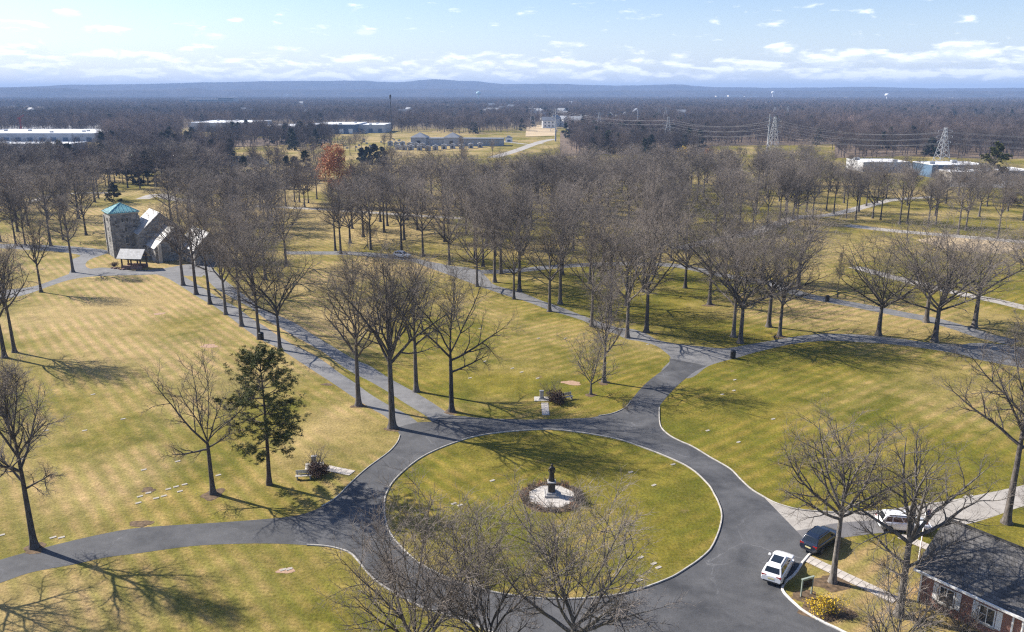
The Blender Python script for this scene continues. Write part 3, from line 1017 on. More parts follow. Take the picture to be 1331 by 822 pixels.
def gen_tree(seed, H, spread, fork=0.3, nl=8, leader=0.3, ang=(22, 58), n2=9, n3=7, n4=6, quality=2, lean=(0, 0), limbs=None, thick=1.0, twig_r=0.0085, curl=0.05):
    """a bare broad-leaved tree -> (trunk arrays, crown arrays); z=0 is the ground"""
    rng = np.random.default_rng(seed)
    zf = H*fork
    ztop = zf+(H-zf)*max(leader, 0.08)
    S = 16
    z = np.concatenate([np.array([-0.15, 0.12, 0.4, 0.9]), np.linspace(1.6, ztop, S-4)])
    wob = np.cumsum(rng.normal(0, 0.012*H/10, (S, 2)), axis=0)
    wob -= wob[0]
    path = np.zeros((1, S, 3))
    path[0, :, 2] = z
    path[0, :, :2] = wob*np.clip(z/H, 0, 1)[:, None]*1.4+np.outer(np.clip(z/H, 0, 1)**1.3*H, lean)
    r0 = 0.0185*H*thick
    rad = r0*(0.95-0.35*np.clip(z/zf, 0, 1))
    above = np.clip((z-zf)/(max(ztop-zf, .1)), 0, 1)
    rad *= (1-above)**0.8*0.95+0.05
    rad *= 1+0.75*np.exp(-np.clip(z, 0, None)/0.42)
    tk = [tubes(path, rad[None, :], 9 if quality > 0 else 6)]
    # main limbs
    zb = H*fork*0.85
    cz, sc = (zb+H)/2, (H-zb)/2
    LP, LR = [], []
    if limbs is None:
        limbs = []
        for i in range(nl):
            u = (i+rng.uniform(0.1, 0.9))/nl
            limbs.append((zf*0.93+(ztop-zf)*0.92*u, i*GOLD+rng.normal(0, 0.35), ang[1]+(ang[0]-ang[1])*u+rng.normal(0, 6), None))
        for i in range(3):          # the fork at the top of the stem
            limbs.append((ztop*0.985, i*2.1+rng.uniform(0, 1), rng.uniform(6, 22), None))
    SL = 9
    for zh, az, an, ln in limbs:
        q = np.interp(zh, z, np.arange(S))
        i0 = int(min(q, S-2))
        p0 = path[0, i0]*(1-(q-i0))+path[0, i0+1]*(q-i0)
        rp = np.interp(zh, z, rad)
        a = math.radians(an)
        d = np.array([math.sin(a)*math.cos(az), math.sin(a)*math.sin(az), math.cos(a)])
        if ln is None:
            o = np.array([p0[0]/spread, p0[1]/spread, (p0[2]-cz)/sc])
            e = np.array([d[0]/spread, d[1]/spread, d[2]/sc])
            A_, B_, C_ = e@e, 2*o@e, o@o-1
            ln = (-B_+math.sqrt(max(B_*B_-4*A_*C_, 0)))/(2*A_)*rng.uniform(0.82, 1.04)
            ln = max(ln, H*0.12)
        pts = [p0]
        for s in range(1, SL):
            d = d+rng.normal(0, 0.085, 3)
            d[2] += curl*math.sin(a)
            d /= np.linalg.norm(d)
            pts.append(pts[-1]+d*ln/(SL-1))
        LP.append(pts)
        rl = min(rp*0.72, 0.0165*ln*thick+0.04)
        LR.append(rl*(1-np.linspace(0, 1, SL))**0.75+0.014)
    LP, LR = np.array(LP), np.array(LR)
    tk.append(tubes(LP, LR, 6 if quality > 0 else 4))
    # the upper leader also bears branches
    if leader > 0.45:
        tt = np.linspace(zf, ztop, SL)
        lead = np.stack([np.interp(tt, z, path[0, :, j]) for j in range(3)], axis=1)[None]
        LP = np.concatenate([LP, lead])
        LR = np.concatenate([LR, np.interp(tt, z, rad)[None]])
    cr = []
    b2, r2 = grow(rng, LP, LR, n2, 0.16, 0.98, 28, 62, lambda L, t: L*0.46*(1-0.5*t)+0.35, 6, 0.009, 0.05, 0.15, kr=(0.021, 0.008))
    tk.append(tubes(b2, r2, 4 if quality > 1 else 3))
    b3, r3 = grow(rng, b2, r2, n3, 0.15, 1.0, 25, 60, lambda L, t: L*0.46*(1-0.35*t)+0.25, 4 if quality > 0 else 3, twig_r*0.7, 0.06, 0.17, kr=(0.013, 0.004))
    cr.append(tubes(b3, r3, 3))
    if n4:
        b4, r4 = grow(rng, b3, r3, n4, 0.15, 1.0, 22, 58, lambda L, t: np.clip(L*0.6, 0.45, 1.15), 3 if quality > 1 else 2, twig_r*0.45, 0.05, 0.14, 0.8, kr=(0.0055, 0.003))
        cr.append(tubes(b4, r4, 3))
        b5, r5 = grow(rng, b2, r2, max(2, n4-2), 0.2, 1.0, 25, 60, lambda L, t: np.clip(L*0.25, 0.4, 1.0), 2, twig_r*0.45, 0.05, 0.14, kr=(0.0055, 0.003))
        cr.append(tubes(b5, r5, 3))
        ends = b4[:, -1]
    else:
        ends = b3[:, -1]
    return joinm(tk), joinm(cr), ends


def leaf_quads(rng, pts, n, size, scatter):
    """small leaf faces scattered about twig ends"""
    idx = rng.integers(0, len(pts), n)
    c = pts[idx]+rng.normal(0, scatter, (n, 3))
    a = rng.normal(0, 1, (n, 3))
    a /= np.linalg.norm(a, axis=1, keepdims=True)
    b = np.cross(a, rng.normal(0, 1, (n, 3)))
    b /= np.linalg.norm(b, axis=1, keepdims=True)+1e-9
    s = size*rng.uniform(0.6, 1.3, (n, 1))
    V = np.stack([c-a*s, c+b*s*0.55, c+a*s, c-b*s*0.55], axis=1).reshape(-1, 3)
    return V, np.arange(4*n).reshape(-1, 4)


TREE_MESH = {}


def tree_meshes(key, bark='bark', twig='twig', **kw):
    if key not in TREE_MESH:
        (tv, tq), (cv, cq), ends = gen_tree(**kw)
        TREE_MESH[key] = (np_mesh('trunk', tv, tq, M[bark]), np_mesh('crown', cv, cq, M[twig]), kw['H'])
    return TREE_MESH[key]


TREE_XY = []


def plant(key_meshes, loc, H, rz, label, group=None, name='bare_tree', sx=1.0, parts=('trunk', 'crown')):
    a, b, H0 = key_meshes
    o = empty(name, (loc[0], loc[1], 0), rz)
    s = H/H0
    o.scale = (s*sx, s*sx, s)
    tag(o, label, 'tree', group)
    link(parts[0], a, o)
    link(parts[1], b, o)
    TREE_XY.append((loc[0], loc[1]))
    return o


# --- the trees one can tell apart near the circle: each its own shape
def hero(px, py, ytop, halfpx, label, seed, loc=None, **kw):
    base = P(px, py) if loc is None else Vector(loc)
    H = height_at(ytop, base) if ytop is not None else kw.pop('H')
    dep = base.y*math.cos(PITCH)+(CAMH-H*0.6)*math.sin(PITCH)
    spread = halfpx*dep/F
    bark = kw.pop('bark', 'bark')
    twig = kw.pop('twig', 'twig')
    ms = tree_meshes('hero%d' % seed, bark, twig, seed=seed, H=H, spread=spread, **kw)
    return plant(ms, base, H, 0.0, label)


PI = math.pi
hero(45, 712, 480, 78, 'large bare tree at the left picture edge beside the curving drive', 11, fork=0.36, nl=11, leader=0.72, ang=(20, 66), n2=9)
hero(277, 642, 462, 58, 'bare tree with three long forking limbs, left of the pine', 12, n2=8, n3=6, n4=5, fork=0.36, leader=0.05,
     limbs=[(5.6, PI*0.98, 38, 8.5), (5.9, 0.25, 44, 8.8), (6.0, 1.8, 8, 8.8), (5.9, 2.9, 16, 8.2), (5.7, -0.6, 34, 6.5), (5.9, -1.9, 20, 7.0), (5.0, PI, 86, 4.0), (5.2, 0.2, 78, 3.0)])
hero(466, 527, 328, 62, 'tall bare tree just behind the tallest one at the avenue mouth', 13, fork=0.33, nl=10, leader=0.45, ang=(16, 56), n2=9)
hero(510, 556, 322, 70, 'tallest bare tree, standing at the mouth of the avenue road by the circle', 14, fork=0.38, nl=11, leader=0.25, ang=(12, 46), n2=9, thick=1.1)
hero(541, 509, 332, 55, 'slender bare tree between the two big trees right of the avenue mouth', 15, fork=0.36, nl=8, leader=0.35, ang=(14, 44), n2=8)
hero(587, 535, 345, 68, 'bare tree right of the avenue mouth with a long limb reaching right', 16, fork=0.34, leader=0.30, n2=8,
     limbs=[(7.0, 0.1, 62, 9.0), (7.4, 2.9, 50, 8.0), (7.6, 1.6, 30, 10.0), (8.0, 0.3, 26, 11.0), (8.2, 3.4, 26, 11.0), (9.0, -1.5, 32, 9.0), (9.6, 1.2, 10, 9.5), (9.8, 4.4, 16, 9.0), (10.5, 2.4, 14, 8.5), (5.4, 0.4, 74, 6.0)])
hero(768, 513, 428, 40, 'small low-branched bare tree on the lawn left of the road fork', 17, fork=0.16, nl=6, leader=0.12, ang=(20, 58), n2=7, n3=6, n4=5)
hero(785, 497, 352, 44, 'bare tree with pale trunk just behind the small low-branched tree', 18, fork=0.26, nl=8, leader=0.5, ang=(18, 50), n2=8)
hero(1082, 757, 540, 86, 'wide-spreading bare tree with pale patches beside the parked dark car', 19, fork=0.42, leader=0.2, n2=9, n3=7, n4=6, bark='pale_bark',
     limbs=[(6.3, 2.9, 52, 8.4), (6.4, 0.2, 40, 7.4), (6.9, 1.6, 14, 8.0), (6.7, 3.4, 30, 8.6), (6.6, -0.7, 36, 7.0), (6.8, 2.2, 26, 8.0), (6.0, PI, 78, 5.2), (6.2, 0.0, 74, 4.2), (6.7, 4.6, 22, 7.0), (6.9, 0.9, 24, 7.6)])
hero(1168, 800, 535, 72, 'bare tree with a doubled trunk rising between the sign and the brick house', 20, fork=0.44, leader=0.12, n2=8, n3=6, n4=5, bark='pale_bark',
     limbs=[(6.6, 2.8, 16, 8.5), (6.8, 0.2, 30, 8.2), (6.6, 0.1, 60, 7.5), (6.5, 3.1, 46, 7.0), (7.0, 1.5, 20, 8.0), (6.8, 4.7, 24, 7.5), (7.0, 0.9, 12, 8.0), (4.6, 2.6, 66, 4.5), (4.2, 0.3, 60, 4.6), (3.4, 3.6, 58, 4.2)])
hero(1308, 680, 425, 92, 'tall bare tree beside the pale drive at the right picture edge', 21, fork=0.40, nl=10, leader=0.5, ang=(18, 66), n2=9)
hero(0, 0, None, 145, 'bare tree at the bottom edge, leftmost of the three in front of the circle', 22, loc=(-6.6, 46.5, 0), H=14.8, fork=0.22, nl=10, leader=0.15, ang=(14, 60), n2=9)
hero(0, 0, None, 80, 'slim bare tree at the bottom edge, middle of the three in front of the circle', 23, loc=(-1.6, 45.5, 0), H=14.6, fork=0.24, nl=8, leader=0.2, ang=(12, 42), n2=8)
hero(0, 0, None, 128, 'wide bare tree at the bottom edge, rightmost of the three in front of the circle', 24, loc=(4.2, 46.5, 0), H=14.8, fork=0.32, nl=10, leader=0.15, ang=(14, 62), n2=9, bark='pale_bark', thick=1.1)
hero(-78, 758, 520, 70, 'bare tree just outside the left edge, its shadow crossing the lower left lawn', 25, fork=0.3, nl=9, leader=0.4, ang=(20, 60), n2=8, n4=5)
hero(0, 0, None, 62, 'low crooked pale-branched tree at the bottom edge left of the brick wall', 27, loc=(27.4, 48.6, 0), H=9.0, fork=0.2, nl=7, leader=0.1, ang=(18, 66), n2=6, n3=4, n4=3, bark='pale_bark')
hero(0, 0, None, 105, 'bare tree behind the brick house with branches over its roof', 26, loc=(45.5, 56.0, 0), H=13.0, fork=0.3, nl=9, leader=0.2, ang=(20, 66), n2=8, n4=5, bark='pale_bark')

# --- generic bare trees for the groves
KINDS = [
    dict(seed=101, H=19.0, spread=7.4, fork=0.30, nl=10, leader=0.22, ang=(14, 58)),
    dict(seed=102, H=20.0, spread=6.4, fork=0.36, nl=10, leader=0.45, ang=(16, 52)),
    dict(seed=103, H=18.0, spread=7.8, fork=0.27, nl=11, leader=0.15, ang=(16, 60)),
    dict(seed=104, H=20.0, spread=5.8, fork=0.38, nl=12, leader=0.75, ang=(20, 60)),
    dict(seed=105, H=19.0, spread=6.8, fork=0.34, nl=9, leader=0.30, ang=(12, 50)),
]


def kind(i, near=True):
    d = dict(KINDS[i % len(KINDS)])
    if near:
        return tree_meshes('near%d' % (i % len(KINDS)), 'bark', 'twig', n2=8, n3=6, n4=6, quality=1, **d)
    d['seed'] += 50
    return tree_meshes('mid%d' % (i % len(KINDS)), 'bark', 'twig', n2=8, n3=6, n4=6, quality=0, twig_r=0.012, **d)


ORD = ['first', 'second', 'third', 'fourth', 'fifth', 'sixth', 'seventh', 'eighth', 'ninth', 'tenth', 'eleventh', 'twelfth', 'thirteenth', 'fourteenth', 'fifteenth', 'sixteenth', 'seventeenth',
       'eighteenth', 'nineteenth', 'twentieth']
ORDX = ORD+['twenty-first', 'twenty-second']
rt = random.Random(77)


def row(pts, template, group, H=(17.5, 21), near=True, sx=(0.9, 1.12), kinds=None):
    for i, (px, py) in enumerate(pts):
        k = rt.choice(kinds) if kinds else rt.randrange(len(KINDS))
        plant(kind(k, near), P(px, py), rt.uniform(*H), rt.uniform(0, 6.28), template % ORD[i], group, sx=rt.uniform(*sx))


row([(238, 371), (255, 383), (273, 395.5), (293.5, 409), (314, 424), (337, 441), (364, 455)], 'tall bare avenue tree in the lawn-side row, %s from the chapel', 'avenue row along the lawn',
    (18.5, 21), kinds=[1, 3, 4, 0])
row([(270, 334), (300, 338), (318, 352), (330, 384), (345, 364), (372, 346)], 'bare tree right of the avenue road, behind the lawn-side row, %s from chapel', 'trees behind the avenue', (16, 20), kinds=[1, 4, 0])
row([(6, 465), (19, 458), (53.5, 380), (95, 354)], 'bare tree by the left picture edge left of the chapel, %s counting from the nearest', 'trees left of the chapel', (17, 19.5), kinds=[1, 4, 3])
row([(1, 315), (21, 320), (33, 319), (66, 320), (82, 312), (112, 306)], 'bare tree behind the lane left of the stone tower, %s from the left edge', 'trees behind the tower lane', (15, 19))
row([(436, 326), (443, 330), (482, 325), (522, 330), (550, 334), (584, 344)], 'bare tree on the far side of the straight back road, %s from the left', 'trees along the straight back road', (17, 20))
row([(620, 372.5), (668, 389), (714, 405), (769, 424), (815, 439)], 'bare tree along the near edge of the curving road, %s from the left', 'near row along the curving road', (17, 21), kinds=[0, 2, 4])
row([(628, 347), (643, 367), (651, 356), (675, 379), (728, 395), (793, 416), (840, 432)], 'bare tree on the far edge of the curving road, %s from the left', 'far row along the curving road', (17, 21), kinds=[0, 2, 1, 4])
row([(922, 396), (953, 438), (962, 446), (999, 425), (1013, 437)], 'bare tree in the clump above the road junction, %s from the left', 'clump above the junction', (17.5, 20), kinds=[0, 2, 0], sx=(1.05, 1.3))
row([(1037, 375), (1141.6, 436), (1203.5, 419), (1214.5, 444.6), (1266, 426), (1335, 400)], 'broad bare tree between the two forking roads on the right, %s from the left', 'broad trees between the right-hand roads', (18, 20),
    kinds=[0, 2], sx=(1.3, 1.55))
row([(1048, 276), (1056, 284), (1074, 274), (1083.5, 278), (1099.5, 284), (1112, 286), (1126, 268), (1134, 284), (1144.5, 286), (1140, 264), (1152, 258), (1173, 255), (1185, 255)],
    'bare tree beyond the pale path on the right, %s from the left', 'open row beyond the right-hand path', (15, 18.5), sx=(0.85, 1.0))
row([(1169, 292), (1179, 291), (1206, 295), (1216, 292), (1245, 305), (1255, 300), (1296.5, 310), (1329, 287)], 'bare tree scattered on the far right lawn, %s from the left', 'scattered trees on the far right lawn', (15, 18), sx=(0.9, 1.05))
row([(841, 320), (855, 322), (867.5, 317), (880, 322), (892.5, 314), (872, 339), (858, 341), (943, 361), (991, 365), (978, 303), (996.6, 297), (1013, 288), (1021, 290), (1031, 284), (1036, 288)],
    'bare tree in the open grove right of centre, %s in order across the grove', 'open grove right of centre', (15.5, 19))
row([(371.7, 268), (383, 263), (389.6, 263), (396, 269.5), (401, 264), (412, 259)], 'bare tree below the rust-coloured tree on its left, %s from the left', 'trees left of the rust-coloured tree', (15, 18))
row([(480, 281), (502, 268), (611, 273), (592, 270), (617, 336), (644, 333), (675, 337), (749, 277), (752, 279)], 'bare tree at the front of the dense central grove, %s of the plainly seen trunks',
    'front of the central grove', (16, 19.5))
plant(kind(3, True), P(1088, 386), 9.2, 1.0, 'thin young bare tree beside the path right of the litter bin', sx=0.5)

# --- the rest of the groves: alike trees that only their place tells apart
GROVES = [
    ([(450, 322), (600, 340), (700, 345), (880, 312), (980, 300), (1040, 275), (1070, 240), (900, 237), (730, 240), (720, 250), (470, 254)], 118, 'bare tree in the dense grey-brown grove across the middle', 'dense central grove', (15.5, 19.5), 8.2),
    ([(700, 400), (760, 405), (800, 415), (900, 400), (1010, 360), (900, 348), (690, 352)], 9, 'bare tree between curving road and back path', 'lawn between curving road and back path', (16, 19), 10),
    ([(-20, 312), (60, 305), (120, 292), (140, 266), (120, 240), (60, 222), (-60, 222)], 36, 'bare tree in the dense wood at the left picture edge', 'dense wood at the left edge', (15, 18.5), 8.0),
    ([(210, 300), (240, 325), (330, 318), (360, 300), (340, 262), (240, 262)], 20, 'bare tree in the clump just behind the chapel roofs', 'clump behind the chapel', (15, 18.5), 7.5),
    ([(110, 244), (230, 250), (290, 238), (285, 222), (120, 220)], 20, 'bare tree in the belt of wood behind the chapel lawn', 'belt of wood behind the chapel lawn', (14.5, 17.5), 8.0),
    ([(1060, 272), (1200, 282), (1331, 282), (1400, 268), (1400, 242), (1060, 242)], 26, 'bare tree in the thin wood before the white-roofed sheds', 'thin wood before the sheds', (12.5, 15.5), 9.0),
]


def inside(p, poly):
    x, y = p[0], p[1]
    r = False
    j = len(poly)-1
    for i in range(len(poly)):
        if (poly[i][1] > y) != (poly[j][1] > y) and x < (poly[j][0]-poly[i][0])*(y-poly[i][1])/(poly[j][1]-poly[i][1])+poly[i][0]:
            r = not r
        j = i
    return r


for pxs, count, label, group, hr, gap in GROVES:
    poly = [P(*q).xy for q in pxs]
    xs, ys = [q.x for q in poly], [q.y for q in poly]
    made = tries = 0
    lot = []
    while made < count and tries < 9000:
        tries += 1
        p = (rt.uniform(min(xs), max(xs)), rt.uniform(min(ys), max(ys)))
        if not inside(p, poly) or any((p[0]-a)**2+(p[1]-b)**2 < gap*gap for a, b in TREE_XY) or any(inside(p, r) for r in ROAD_POLYS):
            continue
        o = plant(kind(rt.randrange(5), p[1] < 230), p, rt.uniform(*hr), rt.uniform(0, 6.28), label, group, sx=rt.uniform(1.1, 1.45))
        made += 1
        lot.append((px_of((p[0], p[1], 0)), o))
    # say which one: by the landmark above it, its rank in depth and its place in that rank
    lot.sort(key=lambda q: q[0][1])
    ranks = [('back', lot[:len(lot)//3]), ('middle', lot[len(lot)//3:2*len(lot)//3]), ('front', lot[2*len(lot)//3:])]
    marks = [(590, 'below the long mausoleum'), (690, 'below the tan lawn'), (790, 'below the far pylons'), (900, 'below the yellow tree'), (9999, 'below the tall pylon')]
    for rank, lst in ranks:
        cells = {}
        for (u, v), o in lst:
            key = next(m for x, m in marks if u < x) if count > 100 else ''
            cells.setdefault(key, []).append((u, o))
        for key, cl in cells.items():
            cl.sort(key=lambda q: q[0])
            for i, (u, o) in enumerate(cl):
                head = 'bare tree in the dense grove '+key if key else label
                o['label'] = '%s, %s rank, %s from left' % (head, rank, ORD[min(i, 19)])


# --- evergreens
def gen_pine(seed, H, spread, z0, nb, ntuft, droop=0.0, conic=False, tlen=0.32, per=9, nw=0.16):
    rng = np.random.default_rng(seed)
    S = 12
    z = np.linspace(-0.1, H*0.985, S)
    path = np.zeros((1, S, 3))
    path[0, :, 2] = z
    path[0, :, 0] = np.sin(z/H*2.6)*0.22
    rad = 0.017*H*(1-z/H*0.93)*(1+0.5*np.exp(-np.clip(z, 0, None)/0.4))
    tk = [tubes(path, rad[None], 8)]
    zz = z0+(H*0.97-z0)*(np.arange(nb)+rng.uniform(0, 1, nb))/nb
    if not conic:                        # pines hold their branches in separate tiers
        zz = z0+(H*0.97-z0)*(np.round((zz-z0)/(H-z0)*11)+rng.normal(0, 0.14, nb))/11.3
    u = np.clip((zz-z0)/(H-z0), 0, 0.99)
    prof = (1-u)**0.8*0.95+0.08 if conic else np.sin(np.pi*(0.20+0.78*u))**0.8*rng.uniform(0.6, 1.1, nb)+0.06
    L = spread*prof
    az = np.arange(nb)*GOLD+rng.normal(0, 0.3, nb)
    el = np.radians(np.interp(u, [0, 0.5, 1], [-14-droop, 8, 55])+rng.normal(0, 8, nb))
    SB = 6
    bp = np.zeros((nb, SB, 3))
    bp[:, 0] = np.stack([np.interp(zz, z, path[0, :, 0]), np.zeros(nb), zz], 1)
    d = np.stack([np.cos(el)*np.cos(az), np.cos(el)*np.sin(az), np.sin(el)], 1)
    for s in range(1, SB):
        d = d+rng.normal(0, 0.09, (nb, 3))
        d[:, 2] += 0.03
        d /= np.linalg.norm(d, axis=1, keepdims=True)
        bp[:, s] = bp[:, s-1]+d*(L/(SB-1))[:, None]
    br = (0.014*L+0.012)[:, None]*(1-np.linspace(0, 0.9, SB))[None]
    tk.append(tubes(bp, br, 4))
    b2, r2 = grow(rng, bp, br, 7, 0.3, 1.0, 25, 60, lambda q, t: q*0.34*(1-0.3*t)+0.2, 4, 0.006, 0.03, 0.12)
    tk.append(tubes(b2, r2, 3))
    pts = np.concatenate([b2[:, 1:].reshape(-1, 3), bp[:, 3:].reshape(-1, 3)])
    sel = pts[rng.integers(0, len(pts), ntuft)]+rng.normal(0, 0.12, (ntuft, 3))
    # each tuft is a burst of slim needles
    c = np.repeat(sel, per, 0)
    n = len(c)
    dr = rng.normal(0, 1, (n, 3))
    dr[:, 2] = dr[:, 2]*0.5+0.25
    dr /= np.linalg.norm(dr, axis=1, keepdims=True)
    sd = np.cross(dr, rng.normal(0, 1, (n, 3)))
    sd /= np.linalg.norm(sd, axis=1, keepdims=True)+1e-9
    ln = tlen*rng.uniform(0.6, 1.3, (n, 1))
    wd = ln*nw
    V = np.stack([c-sd*wd, c+dr*ln*0.5-sd*wd*1.3, c+dr*ln, c+dr*ln*0.5+sd*wd*1.3], 1).reshape(-1, 3)
    return joinm(tk), (V, np.arange(4*n).reshape(-1, 4))


def pine(name, base, H, spread, z0, nb, ntuft, label, seed, group=None, mat='needle', **kw):
    (tv, tq), (fv, fq) = gen_pine(seed, H, spread, z0, nb, ntuft, **kw)
    o = empty(name, (base.x, base.y, 0))
    tag(o, label, 'tree', group)
    link('trunk', np_mesh('trunk', tv, tq, M['pine_bark']), o)
    link('crown', np_mesh('crown', fv, fq, M[mat], False), o)
    TREE_XY.append((base.x, base.y))
    return o


pb = P(350, 630)
pine('pine_tree', pb, height_at(453, pb), 3.9, 4.4, 58, 2100, 'dark green pine with layered branches standing alone left of the circle', 31, droop=6, tlen=0.30, per=20, nw=0.06)
pb = P(1287, 250)
pine('pine_tree', pb, height_at(194, pb)+2, 5.2, 5.0, 26, 1500, 'dark green pine rising by the sheds at the far right', 32, tlen=0.75, per=8)
for i, (px, py, H, sp) in enumerate(((478, 214, 9.5, 4.0), (487, 212, 10.5, 4.5), (497, 213, 9.0, 4.2), (470, 210, 7.5, 3.0))):
    pine('evergreen_tree', P(px, py), H, sp, 0.8, 26, 800, 'dark evergreen right of the rust-coloured tree, %s counting leftwards from the fullest' % ORD[(1, 0, 2, 3)[i]], 40+i, 'evergreens by the rust-coloured tree', 'dark_needle', conic=True, tlen=0.8, per=8)
for i, (px, py) in enumerate(((282, 238), (293, 239), (304, 240), (315, 241), (326, 242), (337, 243), (348, 244), (359, 245), (371, 246), (383, 246))):
    pine('evergreen_tree', P(px, py), 5.5+(i*37 % 5)*0.4, 2.6, 0.3, 20, 450, 'dark low evergreen in the hedge below the gravestones, %s from the left' % ORD[i], 60+i, 'evergreen hedge row', 'dark_needle', conic=True, tlen=0.6, per=8)
pine('evergreen_tree', P(148, 262), 6.5, 3.0, 0.5, 22, 500, 'dark green evergreen on the lawn above the stone tower', 75, None, 'dark_needle', conic=True, tlen=0.6, per=8)
pine('evergreen_tree', P(1209, 203), 11, 5.0, 1.0, 24, 500, 'dark evergreen standing out of the far wood right of the lattice pylons', 76, None, 'dark_needle', conic=True, tlen=1.2, per=8)


def leafy(name, base, H, spread, nleaf, size, mat, label, seed, scatter=0.5, fork=0.2):
    (tv, tq), (cv, cq), ends = gen_tree(seed=seed, H=H, spread=spread, fork=fork, nl=10, leader=0.4, ang=(15, 65), n2=7, n3=5, n4=3, quality=0)
    rng = np.random.default_rng(seed)
    o = empty(name, (base.x, base.y, 0))
    tag(o, label, 'tree')
    link('trunk', np_mesh('trunk', tv, tq, M['bark']), o)
    cr = link('crown', np_mesh('crown', cv, cq, M['twig']), o)
    lv, lq = leaf_quads(rng, ends, nleaf, size, scatter)
    link('leaves', np_mesh('leaves', lv, lq, M[mat], False), cr)['kind'] = 'stuff'
    TREE_XY.append((base.x, base.y))
    return o


rb = P(441, 268)
leafy('oak_tree', rb, height_at(194, rb), 6.0, 8000, 0.27, 'rust_leaf', 'oak that keeps its rust-orange leaves, behind the central grove', 81)
leafy('yellow_tree', P(889, 214), 9.0, 4.5, 900, 0.35, 'yellow_leaf', 'small bright yellow tree at the edge of the far wood', 82, 0.5)
leafy('young_tree', P(478, 322), 6.5, 4.2, 500, 0.10, 'dry_leaf', 'small round-headed bare tree beside the straight back road', 83, 0.3)
leafy('red_tree', P(921, 212), 8.0, 4.0, 500, 0.3, 'rust_leaf', 'reddish small tree right of the yellow tree', 84, 0.5)

# --- shrubs
def shrub(base, H, spread, label, seed, leaf=None, nleaf=0, size=0.07, nst=12, twig='twig', name='bare_shrub', n3=5, scatter=0.12):
    rng = np.random.default_rng(seed)
    az = np.arange(nst)*GOLD
    an = np.radians(rng.uniform(8, 62, nst))
    S = 6
    pth = np.zeros((nst, S, 3))
    pth[:, 0, :2] = rng.normal(0, 0.1*spread, (nst, 2))
    pth[:, 0, 2] = -0.03
    d = np.stack([np.sin(an)*np.cos(az), np.sin(an)*np.sin(az), np.cos(an)], 1)
    L = np.where(an > 0.7, spread, H)*rng.uniform(0.75, 1.1, nst)
    for s in range(1, S):
        d = d+rng.normal(0, 0.14, (nst, 3))
        d /= np.linalg.norm(d, axis=1, keepdims=True)
        pth[:, s] = pth[:, s-1]+d*(L/(S-1))[:, None]
    pth[:, 1:, 2] = np.maximum(pth[:, 1:, 2], 0.05)
    rad = (0.012*H+0.006)*(1-np.linspace(0, 0.85, S))[None]*np.ones((nst, 1))
    tk = tubes(pth, rad, 4)
    b2, r2 = grow(rng, pth, rad, 8, 0.2, 1, 20, 55, lambda q, t: q*0.4*(1-0.3*t)+0.08, 4, 0.004, 0.05, 0.16)
    b3, r3 = grow(rng, b2, r2, n3, 0.2, 1, 20, 55, lambda q, t: q*0.5+0.06, 3, 0.003, 0.05, 0.16)
    b2[:, :, 2] = np.maximum(b2[:, :, 2], 0.03)
    b3[:, :, 2] = np.maximum(b3[:, :, 2], 0.03)
    cv, cq = joinm([tubes(b2, r2, 3), tubes(b3, r3, 3)])
    o = empty(name, (base.x, base.y, 0))
    tag(o, label, 'shrub')
    link('stem', np_mesh('stem', *tk, M['bark']), o)
    link('twigs', np_mesh('twigs', cv, cq, M[twig]), o)
    if nleaf:
        lv, lq = leaf_quads(rng, np.concatenate([b3[:, -1], b2[:, -1]]), nleaf, size, scatter)
        lv[:, 2] = np.maximum(lv[:, 2], 0.02)
        link('leaves', np_mesh('leaves', lv, lq, M[leaf], False), o)['kind'] = 'stuff'
    return o


shrub(P(1067, 797), 1.1, 1.1, 'yellow-flowering shrub in the mulch behind the kerb, left one of the pair', 91, 'yellow_leaf', 1100, 0.07, name='yellow_shrub')
shrub(P(1084, 796), 1.2, 1.2, 'half-bare shrub with fewer yellow flowers beside the fully yellow shrub', 92, 'yellow_leaf', 420, 0.06, name='yellow_shrub')
shrub(P(412, 618), 1.25, 1.3, 'dense dark red-brown shrub by the white bench left of the circle', 93, 'dark_leaf', 2600, 0.08, 18, name='dark_shrub')
shrub(P(410, 611), 2.7, 1.5, 'grey twiggy bush behind the dark shrub and the white bench', 94, nst=14)
shrub(P(723, 524), 1.5, 1.3, 'dense dark shrub beside the slab walk behind the circle', 95, 'dark_leaf', 2400, 0.08, 16, name='dark_shrub')
shrub(P(719, 520), 3.2, 1.6, 'grey twiggy bush over the dark shrub behind the circle', 96, nst=12)
shrub(P(1205, 752), 2.6, 2.0, 'reddish twiggy shrub at the corner of the brick house', 97, 'dark_leaf', 300, 0.06)
shrub(P(1228, 800), 2.4, 2.2, 'tangled bare shrub below the white eaves of the brick house, first from the left', 98, 'dry_leaf', 120, 0.06, 14)
shrub(P(1252, 822), 2.4, 2.2, 'tangled bare shrub below the white eaves of the brick house, second from the left', 99, 'dry_leaf', 120, 0.06, 14)
shrub(P(1198, 812), 4.2, 2.6, 'tall bare shrub left of the brick wall at the bottom edge', 100, nst=9)
shrub(P(1140, 826), 3.4, 2.6, 'bare shrub with crooked stems at the bottom edge below the slab walk', 101, nst=8)
shrub(P(815, 532), 1.6, 0.9, 'small bare shrub at the kerb where the connecting road meets the circle', 102, nst=8)
shrub(P(1315, 268), 3.6, 3.6, 'round grey-green bush on the far right lawn', 103, 'dark_leaf', 700, 0.3, 12)
shrub(P(148, 348), 1.0, 1.4, 'low dark bush beside the open stone shelter', 104, 'dark_leaf', 500, 0.1, 12)
